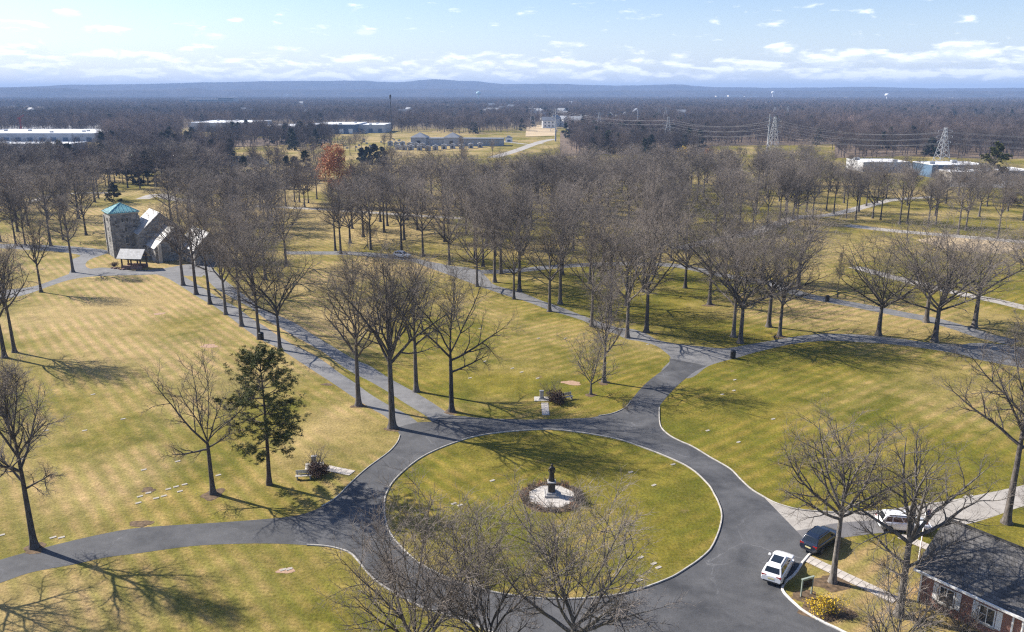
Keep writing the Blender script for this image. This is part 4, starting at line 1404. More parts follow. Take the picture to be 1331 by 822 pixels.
# ------------------------------------------------------------------ far woods (one mass, no one could count them)
def far_proto(seed, H, spread, nl, n2, n3, tw, fork=0.25, twig='far_twig'):
    (tv, tq), (cv, cq), e = gen_tree(seed=seed, H=H, spread=spread, fork=fork, nl=nl, leader=0.35, ang=(14, 62), n2=n2, n3=n3, n4=0, quality=0, twig_r=tw)
    V, Q = joinm([(tv, tq), (cv, cq)])
    return bpy.data.objects.new('far_tree', np_mesh('far_tree', V, Q, M[twig]))


def blob_proto(seed, H):
    """young evergreen seen from very far"""
    (tv, tq), (fv, fq) = gen_pine(seed, H, H*0.34, H*0.08, 16, 160, conic=True, tlen=1.5, per=6)
    V, Q = joinm([(tv, tq), (fv, fq)])
    return bpy.data.objects.new('far_evergreen', np_mesh('far_evergreen', V, Q, M['dark_needle']))


CLEAR = [
    [(430, 172), (745, 172), (760, 258), (430, 258)], [(720, 203), (905, 203), (905, 250), (720, 250)], [(925, 189), (1090, 189), (1100, 250), (895, 250), (900, 205)],
    [(1085, 205), (1600, 205), (1600, 262), (1050, 262)], [(-600, 174), (135, 174), (140, 216), (-600, 216)], [(236, 163), (515, 163), (515, 180), (236, 176)],
    [(292, 192), (440, 192), (440, 232), (300, 232)], [(681, 162), (726, 162), (726, 180), (681, 180)], [(225, 134.5), (325, 134.5), (325, 139), (225, 139)],
    [(1235, 153.5), (1500, 153.5), (1500, 160), (1235, 160)], [(640, 146), (705, 146), (705, 150), (640, 150)],
    [(-100, 142), (70, 142), (70, 150), (-100, 150)],
]


def far_forest():
    rng = np.random.default_rng(9)
    protos = [far_proto(201, 16, 6.0, 9, 8, 6, 0.03), far_proto(202, 17, 5.4, 9, 8, 6, 0.03, 0.3), far_proto(203, 15, 6.2, 10, 7, 6, 0.03),
              far_proto(204, 16, 6.4, 8, 6, 5, 0.06), far_proto(205, 16, 6.0, 8, 6, 5, 0.06), blob_proto(206, 14)]
    pts, idx, sc = [], [], []
    for d0, d1, sp, near in ((385, 900, 8.0, True), (900, 2100, 11.0, False), (2100, 5600, 16.5, False)):
        xs = np.arange(-d1*0.82, d1*0.82, sp)
        ys = np.arange(d0*0.75, d1, sp)
        X, Y = np.meshgrid(xs, ys)
        X = (X+rng.uniform(-.48, .48, X.shape)*sp).ravel()
        Y = (Y+rng.uniform(-.48, .48, Y.shape)*sp).ravel()
        D = np.hypot(X, Y)
        ok = (D >= d0) & (D < d1) & (np.abs(np.arctan2(X, Y)) < 0.68)
        X, Y = X[ok], Y[ok]
        dep = Y*math.cos(PITCH)+CAMH*math.sin(PITCH)
        U = PW/2+F*X/dep
        V = PH/2-F*(Y*math.sin(PITCH)-CAMH*math.cos(PITCH))/dep
        U = U+9*np.sin(Y*0.035)+6*np.sin(Y*0.011+X*0.01)
        V = V+1.6*np.sin(U*0.06)+1.2*np.sin(U*0.17+1)+rng.normal(0, 0.9, len(X))
        keep = np.ones(len(X), bool)
        for poly in CLEAR:
            ins = np.zeros(len(X), bool)
            j = len(poly)-1
            for i in range(len(poly)):
                (xi, yi), (xj, yj) = poly[i], poly[j]
                if yi != yj:
                    c = ((yi > V) != (yj > V)) & (U < (xj-xi)*(V-yi)/(yj-yi)+xi)
                    ins ^= c
                j = i
            keep &= ~ins
        # thin places and small glades
        g = np.sin(X*0.011+1.3)*np.sin(Y*0.006+0.4)+0.6*np.sin(X*0.027+Y*0.013)
        keep &= rng.uniform(0, 1, len(X)) < np.clip(1.05-0.5*np.clip(g-0.55, 0, 1)*2, 0.12, 1)
        if near:
            for a, b in TREE_XY:
                keep &= (X-a)**2+(Y-b)**2 > 36
        for hx, hd in HOUSES:                # gardens open towards us
            xx = (hx-PW/2)/F*(hd*math.cos(PITCH)+CAMH*math.sin(PITCH))
            keep &= ~((np.abs(X-xx*Y/hd) < 9) & (Y > hd-0.09*hd) & (Y < hd+10))
        X, Y = X[keep], Y[keep]
        n = len(X)
        ev = rng.uniform(0, 1, n) < np.where(np.sin(X*0.004+2)*np.sin(Y*0.0031) > 0.45, 0.14, 0.02)
        pts.append(np.stack([X, Y, np.zeros(n)], 1))
        idx.append(np.where(ev, 5, rng.integers(0, 3, n) if near else rng.integers(3, 5, n)))
        sc.append(rng.uniform(0.72, 1.08, n)*(1.0 if sp < 12 else 1.12))
    pts, idx, sc = np.concatenate(pts), np.concatenate(idx), np.concatenate(sc)
    me = bpy.data.meshes.new('far_forest')
    me.vertices.add(len(pts))
    me.vertices.foreach_set('co', pts.astype(np.float32).ravel())
    for nm, tp, arr in (('kind_index', 'INT', idx.astype(np.int32)), ('size', 'FLOAT', sc.astype(np.float32)), ('turn', 'FLOAT', rng.uniform(0, 6.28, len(pts)).astype(np.float32))):
        at = me.attributes.new(nm, tp, 'POINT')
        at.data.foreach_set('value', arr)
    o = bpy.data.objects.new('far_forest', me)
    C.objects.link(o)
    o['kind'] = 'stuff'
    o['label'] = 'grey-brown winter woodland stretching away to the hills'
    o['category'] = 'woodland'
    ng = bpy.data.node_groups.new('forest', 'GeometryNodeTree')
    ng.interface.new_socket('Geometry', in_out='INPUT', socket_type='NodeSocketGeometry')
    ng.interface.new_socket('Geometry', in_out='OUTPUT', socket_type='NodeSocketGeometry')
    N = ng.nodes
    gi, go, jn = N.new('NodeGroupInput'), N.new('NodeGroupOutput'), N.new('GeometryNodeJoinGeometry')

    def attr(nm, tp):
        a = N.new('GeometryNodeInputNamedAttribute')
        a.data_type = tp
        a.inputs[0].default_value = nm
        return a.outputs[0]
    ki, si, tu = attr('kind_index', 'INT'), attr('size', 'FLOAT'), attr('turn', 'FLOAT')
    rot = N.new('ShaderNodeCombineXYZ')
    ng.links.new(tu, rot.inputs[2])
    for k, pr in enumerate(protos):
        oi = N.new('GeometryNodeObjectInfo')
        oi.inputs['Object'].default_value = pr
        oi.inputs['As Instance'].default_value = True
        cmp_ = N.new('FunctionNodeCompare')
        cmp_.data_type = 'INT'
        cmp_.operation = 'EQUAL'
        ng.links.new(ki, [s for s in cmp_.inputs if s.type == 'INT'][0])
        [s for s in cmp_.inputs if s.type == 'INT'][1].default_value = k
        ip = N.new('GeometryNodeInstanceOnPoints')
        ng.links.new(gi.outputs[0], ip.inputs['Points'])
        ng.links.new(cmp_.outputs[0], ip.inputs['Selection'])
        ng.links.new(oi.outputs['Geometry'], ip.inputs['Instance'])
        ng.links.new(rot.outputs[0], ip.inputs['Rotation'])
        ng.links.new(si, ip.inputs['Scale'])
        ng.links.new(ip.outputs[0], jn.inputs[0])
    ng.links.new(jn.outputs[0], go.inputs[0])
    md = o.modifiers.new('forest', 'NODES')
    md.node_group = ng
    print('far forest trees', len(pts))


rh = random.Random(33)
HOUSES = []
for i in range(56):
    u = rh.random()
    if u < .30:
        HOUSES.append((rh.uniform(690, 900), rh.uniform(950, 1500)))
    elif u < .6:
        HOUSES.append((rh.uniform(380, 700), rh.uniform(1200, 2300)))
    else:
        HOUSES.append((rh.uniform(20, 1320), rh.uniform(1500, 3300)))
far_forest()


# ------------------------------------------------------------------ buildings
def slope_slab(mb, a, b, c, d, t):
    """roof slab through four points (eave a-b, ridge c-d), thickness t downwards"""
    a, b, c, d = map(Vector, (a, b, c, d))
    n = (b-a).cross(d-a).normalized()
    if n.z < 0:
        n = -n
    v = [a, b, c, d]+[p-n*t for p in (a, b, c, d)]
    mb.add(v, [(0, 1, 2, 3), (7, 6, 5, 4), (0, 4, 5, 1), (1, 5, 6, 2), (2, 6, 7, 3), (3, 7, 4, 0)])


def gable_house(mb, x0, x1, y0, y1, ze, zr, z0=0.0):
    ym = (y0+y1)/2
    v = [(x0, y0, z0), (x1, y0, z0), (x1, y1, z0), (x0, y1, z0), (x0, y0, ze), (x1, y0, ze), (x1, y1, ze), (x0, y1, ze), (x0, ym, zr), (x1, ym, zr)]
    mb.add(v, [(3, 2, 1, 0), (0, 1, 5, 4), (2, 3, 7, 6), (1, 2, 6, 9, 5), (3, 0, 4, 8, 7), (4, 5, 9, 8), (6, 7, 8, 9)])


def gable_roof(mb, x0, x1, y0, y1, ze, zr, over=0.35, t=0.16):
    ym = (y0+y1)/2
    k = (zr-ze)/(ym-y0)
    ya, yb, zo = y0-over, y1+over, ze-over*k
    slope_slab(mb, (x0-over, ya, zo+t), (x1+over, ya, zo+t), (x1+over, ym, zr+t), (x0-over, ym, zr+t), t)
    slope_slab(mb, (x1+over, yb, zo+t), (x0-over, yb, zo+t), (x0-over, ym+.002, zr+t), (x1+over, ym+.002, zr+t), t)


def win_box(axis, u, z, w, h, at, out, frame_mat, parent, glass='win', arched=False, sill=True):
    """window on a wall: axis 'x' means the wall is a plane of constant x; out = +1/-1"""
    def box(mb, u0, u1, z0, z1, d0, d1):
        a, b = sorted((at+out*d0, at+out*d1))
        if axis == 'x':
            mb.box(a, b, u0, u1, z0, z1)
        else:
            mb.box(u0, u1, a, b, z0, z1)
    f = MB()
    t = 0.09*min(1.0, w)
    box(f, u-w/2, u-w/2+t, z-h/2, z+h/2, 0.002, 0.07)
    box(f, u+w/2-t, u+w/2, z-h/2, z+h/2, 0.002, 0.07)
    box(f, u-w/2+t, u+w/2-t, z+h/2-t, z+h/2, 0.002, 0.07)
    box(f, u-w/2+t, u+w/2-t, z-h/2, z-h/2+t, 0.002, 0.07)
    if arched:
        for k in range(6):
            a0 = math.pi*(k+0.5)/6
            cx, cz = u+math.cos(a0)*w*0.46, z+h/2+math.sin(a0)*w*0.46
            box(f, cx-0.16*w, cx+0.16*w, cz-0.13*w, cz+0.13*w, 0.002, 0.07)
    o = f.build('window', frame_mat, parent)
    g = MB()
    box(g, u-w/2+t, u+w/2-t, z-h/2+t, z+h/2-t, 0.004, 0.03)
    if arched:
        box(g, u-w*0.32, u+w*0.32, z+h/2, z+h/2+w*0.26, 0.004, 0.03)
    g.build('pane', M[glass], o)
    if sill:
        s = MB()
        box(s, u-w/2-.08, u+w/2+.08, z-h/2-.12, z-h/2-.004, 0.002, 0.12)
        s.build('sill', M['trim'], o)
    return o


def make_chapel():
    c = empty('stone_chapel', P(150, 336), R(-52))
    tag(c, 'grey stone chapel with slate roofs and a square copper-topped tower', 'chapel')
    S, TW = M['stone'], 6.6
    tw = MB()
    tw.box(-TW, 0, 0, TW, -0.2, 10.9)
    o = tw.build('tower_wall', S, c)
    b = MB()
    for x, y in ((0, 0), (0, TW), (-TW, 0)):
        b.box(x-0.45, x+0.22, y-0.22 if y == 0 else y-0.45, y+0.45 if y == 0 else y+0.22, -0.2, 10.2)
    b.build('corner_pier', S, c)
    k = MB().box(-TW-.16, .16, -.16, TW+.16, 10.9, 11.18)
    k.build('cornice', M['trim'], c)
    p = MB()
    for i in range(8):
        for s in (0, 1):
            u = -TW+.25+i*(TW-.5)/7
            p.box(u-.17, u+.17, (-.12 if s == 0 else TW-.1), (.1 if s == 0 else TW+.12), 11.18, 11.5)
            p.box((-TW-.12 if s == 0 else -.1), (-TW+.1 if s == 0 else .12), -u-.17, -u+.17, 11.18, 11.5)
    p.build('battlement', S, c)
    r = MB()
    e, za, ap = 0.34, 11.3, 13.3
    q = [(-TW-e, -e, za), (e, -e, za), (e, TW+e, za), (-TW-e, TW+e, za), (-TW/2, TW/2, ap)]
    r.add(q+[(a, b_, z-.14) for a, b_, z in q[:4]], [(0, 1, 4), (1, 2, 4), (2, 3, 4), (3, 0, 4), (8, 7, 6, 5), (0, 5, 6, 1), (1, 6, 7, 2), (2, 7, 8, 3), (3, 8, 5, 0)])
    roof = r.build('tower_roof', M['copper'], c)
    apx = Vector(q[4])
    for i in range(4):
        a, b_ = Vector(q[i]), Vector(q[(i+1) % 4])
        nrm = (b_-a).cross(apx-a).normalized()*0.02
        MB().bar(a+nrm, apx+nrm, 0.14).build('hip', M['copper'], roof)
        for t in range(1, 8):
            s = t/8
            base = a.lerp(b_, s)
            top = base+(apx-a.lerp(b_, 0.5))*(1-abs(2*s-1))
            MB().bar(base+nrm, top+nrm, 0.07, 0.11).build('seam', M['copper'], roof)
    for z, w, h, ar in ((9.35, 0.55, 1.0, 0), (6.9, 0.6, 1.2, 0), (4.3, 0.95, 1.7, 1)):
        us = (2.75, 3.85) if z > 9 else (3.3,)
        for u in us:
            win_box('x', u, z, w, h, 0.0, 1, M['trim'], c, arched=bool(ar))
            win_box('y', -u, z, w, h, 0.0, -1, M['trim'], c, arched=bool(ar))
    win_box('x', 1.2, 8.9, 0.35, 0.9, 0.0, 1, M['trim'], c)
    win_box('x', 5.4, 8.9, 0.35, 0.9, 0.0, 1, M['trim'], c)
    n = MB()
    gable_house(n, -1.5, 12.0, 6.62, 16.6, 3.5, 8.0)
    n.build('nave_wall', S, c)
    n = MB()
    gable_roof(n, -1.5, 12.0, 6.62, 16.6, 3.5, 8.0, 0.3, 0.2)
    n.build('nave_roof', M['slate'], c)
    t = MB()
    gable_house(t, -4.3, 4.4, 5.1, 15.9, 6.2, 11.0)
    t.build('chancel_wall', S, c)
    t = MB()
    gable_roof(t, -4.3, 4.4, 5.1, 15.9, 6.2, 11.0, 0.3, 0.2)
    t.build('chancel_roof', M['slate'], c)
    w = MB()
    gable_house(w, 9.2, 21.0, 13.2, 20.9, 3.6, 7.4)
    w.build('wing_wall', S, c)
    w = MB()
    gable_roof(w, 9.2, 21.0, 13.2, 20.9, 3.6, 7.4, 0.3, 0.2)
    w.build('wing_roof', M['slate'], c)
    win_box('x', 11.0, 3.4, 1.8, 2.6, 12.0, 1, M['trim'], c, arched=True)
    win_box('x', 17.0, 3.0, 1.4, 2.0, 21.0, 1, M['trim'], c, arched=True)
    for u in (6.2, 9.4):
        win_box('y', u, 2.0, 0.9, 1.4, 6.62, -1, M['trim'], c)
    for u in (3.5, 7.5):
        MB().box(u-.35, u+.35, 6.1, 6.62, 0, 3.0).build('buttress', S, c)
    MB().box(12.0, 13.1, 7.2, 7.9, 0, 4.4).build('chimney_pier', M['trim'], c)


make_chapel()


def make_lychgate():
    c = empty('roofed_gateway', (-89.3, 185.6, 0), R(-6))
    tag(c, 'open timber shelter with pale slate roof on a red stone base before the chapel', 'shelter')
    MB().box(-2.5, 2.5, -1.5, -1.1, 0, 0.9).build('base_wall', M['redstone'], c)
    MB().box(-2.5, 2.5, 1.1, 1.5, 0, 0.9).build('base_wall', M['redstone'], c)
    for x in (-2.3, 0, 2.3):
        for y in (-1.3, 1.3):
            MB().box(x-.13, x+.13, y-.13, y+.13, 0.9, 2.9).build('post', M['wood'], c)
    for y in (-1.3, 1.3):
        MB().box(-2.7, 2.7, y-.15, y+.15, 2.9, 3.1).build('beam', M['wood'], c)
    g = MB()
    gable_roof(g, -2.6, 2.6, -1.7, 1.7, 2.95, 4.5, 0.45, 0.14)
    g.build('roof', M['slate'], c)
    g = MB()
    for x in (-2.45, 2.3):
        g.add([(x, -1.5, 3.1), (x, 1.5, 3.1), (x, 0, 4.35), (x+.12, -1.5, 3.1), (x+.12, 1.5, 3.1), (x+.12, 0, 4.35)], [(0, 1, 2), (5, 4, 3), (0, 3, 4, 1), (1, 4, 5, 2), (2, 5, 3, 0)])
    g.build('gable_panel', M['wood'], c)


make_lychgate()
rs = random.Random(4)
for i in range(11):
    p = P(146+i*3.7+rs.uniform(-.8, .8), 350+rs.uniform(-1.2, 1.0))
    s = rs.uniform(0.28, 0.5)
    mb = MB()
    mb.lathe([(s*.7, -.05), (s, s*.3), (s*.85, s*.65), (s*.35, s*.85)], 7)
    mb.v = [(x*rs.uniform(.85, 1.2), y*rs.uniform(.7, 1.1), z) for x, y, z in mb.v]
    o = mb.build('field_stone', M['redstone'])
    o.location = (p.x, p.y, 0)
    tag(o, 'rough reddish stone edging the shelter before the chapel, %s from the left' % ORD[i], 'stone', 'stones before the shelter')


def make_brick_house():
    A = P(1194, 742, 2.9)
    c = empty('brick_house', (A.x, A.y, 0), R(-52.7))
    tag(c, 'low red brick house with dark grey gable roof and white eaves', 'house')
    L, Wd, ze, zr = 17.0, 8.9, 2.9, 5.8
    w = MB()
    gable_house(w, 0.1, L, 0.45, Wd-.45, 2.95, 5.55, -0.1)
    w.build('wall', M['brick'], c)
    r = MB()
    ym = Wd/2
    t = 0.14
    slope_slab(r, (-.35, 0, ze+t), (L+.4, 0, ze+t), (L+.4, ym, zr+t), (-.35, ym, zr+t), t)
    slope_slab(r, (L+.4, Wd, ze+t), (-.35, Wd, ze+t), (-.35, ym+.002, zr+t), (L+.4, ym+.002, zr+t), t)
    roof = r.build('roof', M['shingle'], c)
    MB().bar((-.37, ym, zr+t+.03), (L+.4, ym, zr+t+.03), 0.28, 0.08).build('ridge_cap', M['shingle'], roof)
    MB().box(11.6, 12.5, 5.0, 5.8, 4.2, 6.7).build('chimney', M['brick'], roof)
    MB().box(-.36, L+.4, -.13, -.003, 2.78, 2.98).build('gutter', M['white'], c)
    MB().box(-.3, L+.35, 0.0, .44, 2.70, 2.77).build('soffit', M['white'], c)
    for x in (.16, 7.0, 10.6):
        MB().box(x-.06, x+.06, .30, .42, 0, 2.7).build('downpipe', M['white'], c)
    for u, ww in ((2.2, 1.2), (5.2, 1.2), (12.6, 1.5), (15.2, 1.2)):
        o = win_box('y', u, 1.55, ww, 1.5, 0.45, -1, M['white'], c)
        MB().box(u-.025, u+.025, .385, .41, .85, 2.25).build('mullion', M['white'], o)
        MB().box(u-ww/2+.09, u-.026, .39, .41, 1.53, 1.57).build('glazing_bar', M['white'], o)
        for s in (-1, 1):
            MB().box(u+s*(ww/2+.26)-.2, u+s*(ww/2+.26)+.2, .40, .448, .78, 2.34).build('shutter', M['white'], c)
    MB().box(8.0, 9.6, .38, .448, 0, 2.5).build('door_frame', M['white'], c)
    d = MB().box(8.3, 9.3, .34, .378, 0.05, 2.2).build('door', M['white'], c)
    MB().box(8.5, 9.1, .32, .338, 1.2, 2.0).build('pane', M['win'], d)
    MB().box(9.15, 9.22, .30, .338, 1.0, 1.12).build('handle', M['bronze'], d)
    for x in (7.75, 9.85):
        MB().lathe([(.11, 0.1), (.1, .2), (.085, 2.3), (.11, 2.4), (.11, 2.7)], 10, (x, .12)).build('column', M['white'], c)
    MB().box(7.4, 10.2, -.8, .44, -.05, .12).build('door_step', M['slab'], c)


make_brick_house()


# ------------------------------------------------------------------ vehicles
def make_car(name, loc, rz, paint, label, L=4.65, W=1.86, H=1.66, sunroof=True):
    c = empty(name, (loc[0], loc[1], 0.012), rz)          # local +x is the front
    tag(c, label, 'car')
    h, w = L/2, W/2
    st = [(-h, .42, .82, .80), (-h+.06, .34, 1.0, .90), (-h+.3, .28, 1.06, .97), (-h+1.0, .24, 1.05, 1.0), (0, .22, 1.03, 1.0), (h-1.5, .23, 1.02, 1.0),
          (h-1.1, .25, 1.00, .99), (h-.5, .28, .93, .97), (h-.14, .32, .82, .90), (h, .40, .70, .78)]
    v, f = [], []
    prof = lambda z0, zt, q: [(-.80*q, z0), (-.97*q, z0+.10), (-1.0*q, z0+.42*(zt-z0)), (-.985*q, z0+.72*(zt-z0)), (-.93*q, zt-.05), (-.82*q, zt), (0, zt+.025), (.82*q, zt), (.93*q, zt-.05),
                              (.985*q, z0+.72*(zt-z0)), (1.0*q, z0+.42*(zt-z0)), (.97*q, z0+.10), (.80*q, z0)]
    for x, z0, zt, q in st:
        v += [(x, y*w, z) for y, z in prof(z0, zt, q)]
    m = 13
    for i in range(len(st)-1):
        for j in range(m):
            a, b = i*m+j, i*m+(j+1) % m
            f.append((a, b, b+m, a+m))
    f += [tuple(range(m)), tuple(range(len(st)*m-1, (len(st)-1)*m-1, -1))]
    body = MB().add(v, f)
    # greenhouse: base ring on the belt line, roof ring above
    bz, rzf = 1.01, H
    B = [(-h+.13, -.86*w), (h-1.12, -.88*w), (h-1.12, .88*w), (-h+.13, .86*w)]
    T = [(-h+.50, -.68*w), (h-1.98, -.71*w), (h-1.98, .71*w), (-h+.50, .68*w)]
    Bv = [Vector((x, y, bz)) for x, y in B]
    Tv = [Vector((x, y, rzf-.10)) for x, y in T]
    Uv = [Vector((x*.80-.03, y*.80, rzf)) for x, y in T]
    body.add(Bv+Tv+Uv, [(0, 1, 5, 4), (1, 2, 6, 5), (2, 3, 7, 6), (3, 0, 4, 7), (4, 5, 9, 8), (5, 6, 10, 9), (6, 7, 11, 10), (7, 4, 8, 11), (8, 9, 10, 11)])
    bo = body.build('body', paint, c, True)
    bv = bo.modifiers.new('soft_edges', 'BEVEL')
    bv.width, bv.segments, bv.limit_method, bv.angle_limit = .07, 3, 'ANGLE', R(24)
    try:
        bo.data.set_sharp_from_angle(angle=R(38))
    except Exception:
        pass

    def pane(nm, i, j, s0, s1, t0, t1, mat=M['glass']):
        """glass set 8 mm proud on greenhouse side i-j"""
        a, b, cc, d = Bv[i], Bv[j], Tv[j], Tv[i]
        n = (b-a).cross(d-a).normalized()*.008
        q = lambda s, t: (a.lerp(b, s)).lerp(d.lerp(cc, s), t)
        p4 = [q(s0, t0), q(s1, t0), q(s1, t1), q(s0, t1)]
        mb = MB().add([p+n for p in p4]+[p-n*.5 for p in p4], [(0, 1, 2, 3), (7, 6, 5, 4), (0, 4, 5, 1), (1, 5, 6, 2), (2, 6, 7, 3), (3, 7, 4, 0)])
        return mb.build(nm, mat, c)
    pane('windscreen', 1, 2, .07, .93, .06, .95)
    pane('rear_window', 3, 0, .09, .91, .22, .93)
    for i, j, rev in ((0, 1, False), (2, 3, True)):
        for s0, s1 in ((.08, .27), (.30, .58), (.61, .92)):
            if rev:
                s0, s1 = 1-s1, 1-s0
            pane('side_window', i, j, s0, s1, .10, .90)
    if sunroof:
        MB().box(-h+1.1, h-2.35, -.46*w, .46*w, rzf-.01, rzf+.008).build('sunroof', M['glass'], c)
    for s in (-1, 1):
        MB().bar((-h+.8, s*.63*w, rzf-.02), (h-2.3, s*.63*w, rzf-.02), .04, .06).build('roof_rail', M['plastic'], c)
        MB().bbox(h-1.62, h-1.42, s*(w+.02)-.09+s*.05, s*(w+.02)+.09+s*.05, 1.0, 1.15, .03).build('mirror', paint, c)
        MB().box(h-.20, h-.045, s*w*.62-.17, s*w*.62+.17, .62, .76).build('headlight', M['lamp'], c)
        MB().box(-h+.02, -h+.16, s*w*.66-.19, s*w*.66+.19, .80, .98).build('tail_light', M['red_lamp'], c)
    MB().box(-h-.012, -h+.02, -.26, .26, .62, .76).build('number_plate', M['plate'], c)
    MB().box(h-.02, h+.012, -.45, .45, .45, .62).build('grille', M['plastic'], c)
    MB().box(-h-.02, -h+.1, -.7*w, .7*w, .34, .46).build('bumper', M['plastic'], c)
    for x in (-h+.86, h-.88):
        for s in (-1, 1):
            t = MB()
            t.lathe([(.20, -.11), (.31, -.12), (.355, -.08), (.355, .08), (.31, .12), (.20, .11)], 22)
            t.v = [(a, z, b) for a, b, z in t.v]
            wo = t.build('wheel', M['tyre'], c, True)
            wo.location = (x, s*(w-.105), .355)
            g = MB().lathe([(.0, -.126), (.21, -.124), (.21, .124), (.0, .126)], 16)
            g.v = [(a, z, b) for a, b, z in g.v]
            g.build('rim', M['rim'], wo)
    return c


make_car('parked_car', (23.0, 60.75), R(57), M['car_white'], 'white car with dark sunroof parked beside the kerb below the dark car')
make_car('parked_car', (28.3, 65.2), R(42), M['car_navy'], 'dark blue car parked behind the pale-barked tree on the pale drive edge', sunroof=True)
make_car('parked_car', (37.2, 68.0), R(-8), M['car_white'], 'white car parked on the drive behind the flagpole', sunroof=False)
q = P(523, 335)
make_car('parked_car', (q.x, q.y), R(-28), M['car_white'], 'tiny white car on the straight road behind the foreground trees', sunroof=False)


# ------------------------------------------------------------------ things around the circle
def make_bench(px, py, rz, label):
    p = P(px, py)
    c = empty('bench', (p.x, p.y, 0), rz)
    tag(c, label, 'bench', 'white benches')
    for s in range(3):
        MB().bbox(-.85, .85, -.24+s*.165, -.10+s*.165, .42, .47, .012).build('seat_slat', M['pale_granite'], c)
    for s in range(3):
        MB().box(-.85, .85, .27+s*.02, .31+s*.02, .55+s*.14, .66+s*.14).build('back_slat', M['pale_granite'], c)
    for x in (-.68, .68):
        MB().box(x-.05, x+.05, -.22, .25, 0, .418).build('leg', M['granite'], c)
        MB().box(x-.04, x+.04, .25, .268, .3, .95).build('back_post', M['granite'], c)


make_bench(395, 623, R(8), 'white bench beside the dark shrub left of the circle')
make_bench(737, 520, R(28), 'white bench beside the dark shrub behind the circle')


def robed_figure(mb, z0, hgt, c=(0, 0)):
    """standing robed statue as one turned and flattened surface"""
    s = hgt/1.75
    prof = [(.30, 0), (.31, .06), (.27, .3), (.24, .6), (.22, .85), (.20, 1.0), (.215, 1.15), (.25, 1.32), (.235, 1.40), (.12, 1.47), (.07, 1.51), (.085, 1.55), (.11, 1.62), (.108, 1.69), (.06, 1.745), (.01, 1.755)]
    k = 16
    b = len(mb.v)
    for i, (r, z) in enumerate(prof):
        for j in range(k):
            a = 2*math.pi*j/k
            fl = 0.72 if z < 1.48 else 0.95
            fold = 1+0.06*math.sin(6*a)*(1 if z < 1.0 else 0)
            mb.v.append((c[0]+r*s*fold*math.cos(a), c[1]+r*s*fl*fold*math.sin(a), z0+z*s))
    for i in range(len(prof)-1):
        for j in range(k):
            mb.f.append((b+i*k+j, b+i*k+(j+1) % k, b+(i+1)*k+(j+1) % k, b+(i+1)*k+j))
    for sg in (-1, 1):
        mb.tube([(c[0]+sg*.22*s, c[1], z0+1.33*s), (c[0]+sg*.30*s, c[1]-.06*s, z0+1.08*s), (c[0]+sg*.24*s, c[1]-.24*s, z0+.98*s), (c[0]+sg*.06*s, c[1]-.30*s, z0+1.06*s)], [.075*s, .065*s, .05*s, .04*s], 8)
    return mb


def make_plaza():
    p = P(717, 646)
    r0 = 2.5
    oct_ = [(p.x+r0*math.cos(R(22.5+45*i)), p.y+r0*math.sin(R(22.5+45*i))) for i in range(8)]
    base = struct(MB().prism(oct_, 0, 0.03).build('pavement', M['mulch']))
    # radial paving flags, each its own piece
    for ring, (a, b) in enumerate(((0.35, 1.4), (1.43, 2.47))):
        for i in range(8):
            a0, a1 = R(22.5+45*i+.7), R(22.5+45*(i+1)-.7)
            q = [(p.x+rr*math.cos(t), p.y+rr*math.sin(t)) for rr, t in ((a, a0), (b, a0), (b, a1), (a, a1))]
            MB().prism(q, 0.031, 0.07+.004*((i*7+ring) % 3)).build('paving_flag', M['gravel'], base)
    bed = []
    n = 40
    v, f = [], []
    for j in range(n):
        a = 2*math.pi*j/n
        for rr in (2.42, 3.3+.12*math.sin(5*a)):
            v.append((p.x+rr*math.cos(a), p.y+rr*1.0*math.sin(a), 0.02))
    for j in range(n):
        k2 = (j+1) % n
        f.append((2*j, 2*j+1, 2*k2+1, 2*k2))
    struct(mesh_obj('planting_bed', v, f, M['mulch']))
    st = empty('statue', (p.x, p.y+.35, 0.07))
    tag(st, 'dark statue on a stepped pedestal at the centre of the circle', 'statue')
    MB().bbox(-.75, .75, -.75, .75, 0, .22, .03).build('step', M['granite'], st)
    MB().bbox(-.55, .55, -.55, .55, .22, .42, .03).build('plinth', M['granite'], st)
    MB().bbox(-.36, .36, -.36, .36, .42, 1.45, .04).build('pedestal', M['bronze'], st)
    MB().bbox(-.43, .43, -.43, .43, 1.45, 1.56, .03).build('cap', M['granite'], st)
    robed_figure(MB(), 1.56, 1.9).build('figure', M['bronze'], st, True)
    rr = random.Random(8)
    for i in range(22):
        a = 2*math.pi*i/22+rr.uniform(-.06, .06)
        q = Vector((p.x+2.86*math.cos(a), p.y+2.86*math.sin(a), 0))
        o = shrub(q, rr.uniform(.45, .75), .42, 'low dry plant in the ring bed around the statue, %s anticlockwise from the right' % ORDX[i], 300+i % 5, ('dry_leaf', 'dark_leaf', 'dry_leaf', 'rust_leaf')[i % 4], 90, .055, 8, name='dry_plant', n3=3)
        o['group'] = 'plants ringing the statue'
    q = P(752, 655)
    shrub(q, 1.3, 1.0, 'grey bare bush just right of the statue ring', 390, nst=12)


make_plaza()


def make_monument(px, py, label, rz=0.0):
    p = P(px, py)
    c = empty('stone_monument', (p.x, p.y, 0), rz)
    tag(c, label, 'monument')
    MB().bbox(-1.0, 1.0, -.8, .8, 0, .07, .02).build('pad', M['pale_granite'], c)
    MB().bbox(-.34, .34, -.26, .26, .07, .30, .03).build('plinth', M['granite'], c)
    MB().bbox(-.26, .26, -.18, .18, .30, 1.15, .03).build('shaft', M['pale_granite'], c)
    MB().bbox(-.31, .31, -.22, .22, 1.15, 1.25, .02).build('cap', M['granite'], c)


make_monument(704, 519, 'small pale stone monument at the end of the slab walk behind the circle')
make_monument(409, 606, 'small stone monument under the grey bush left of the circle', .2)


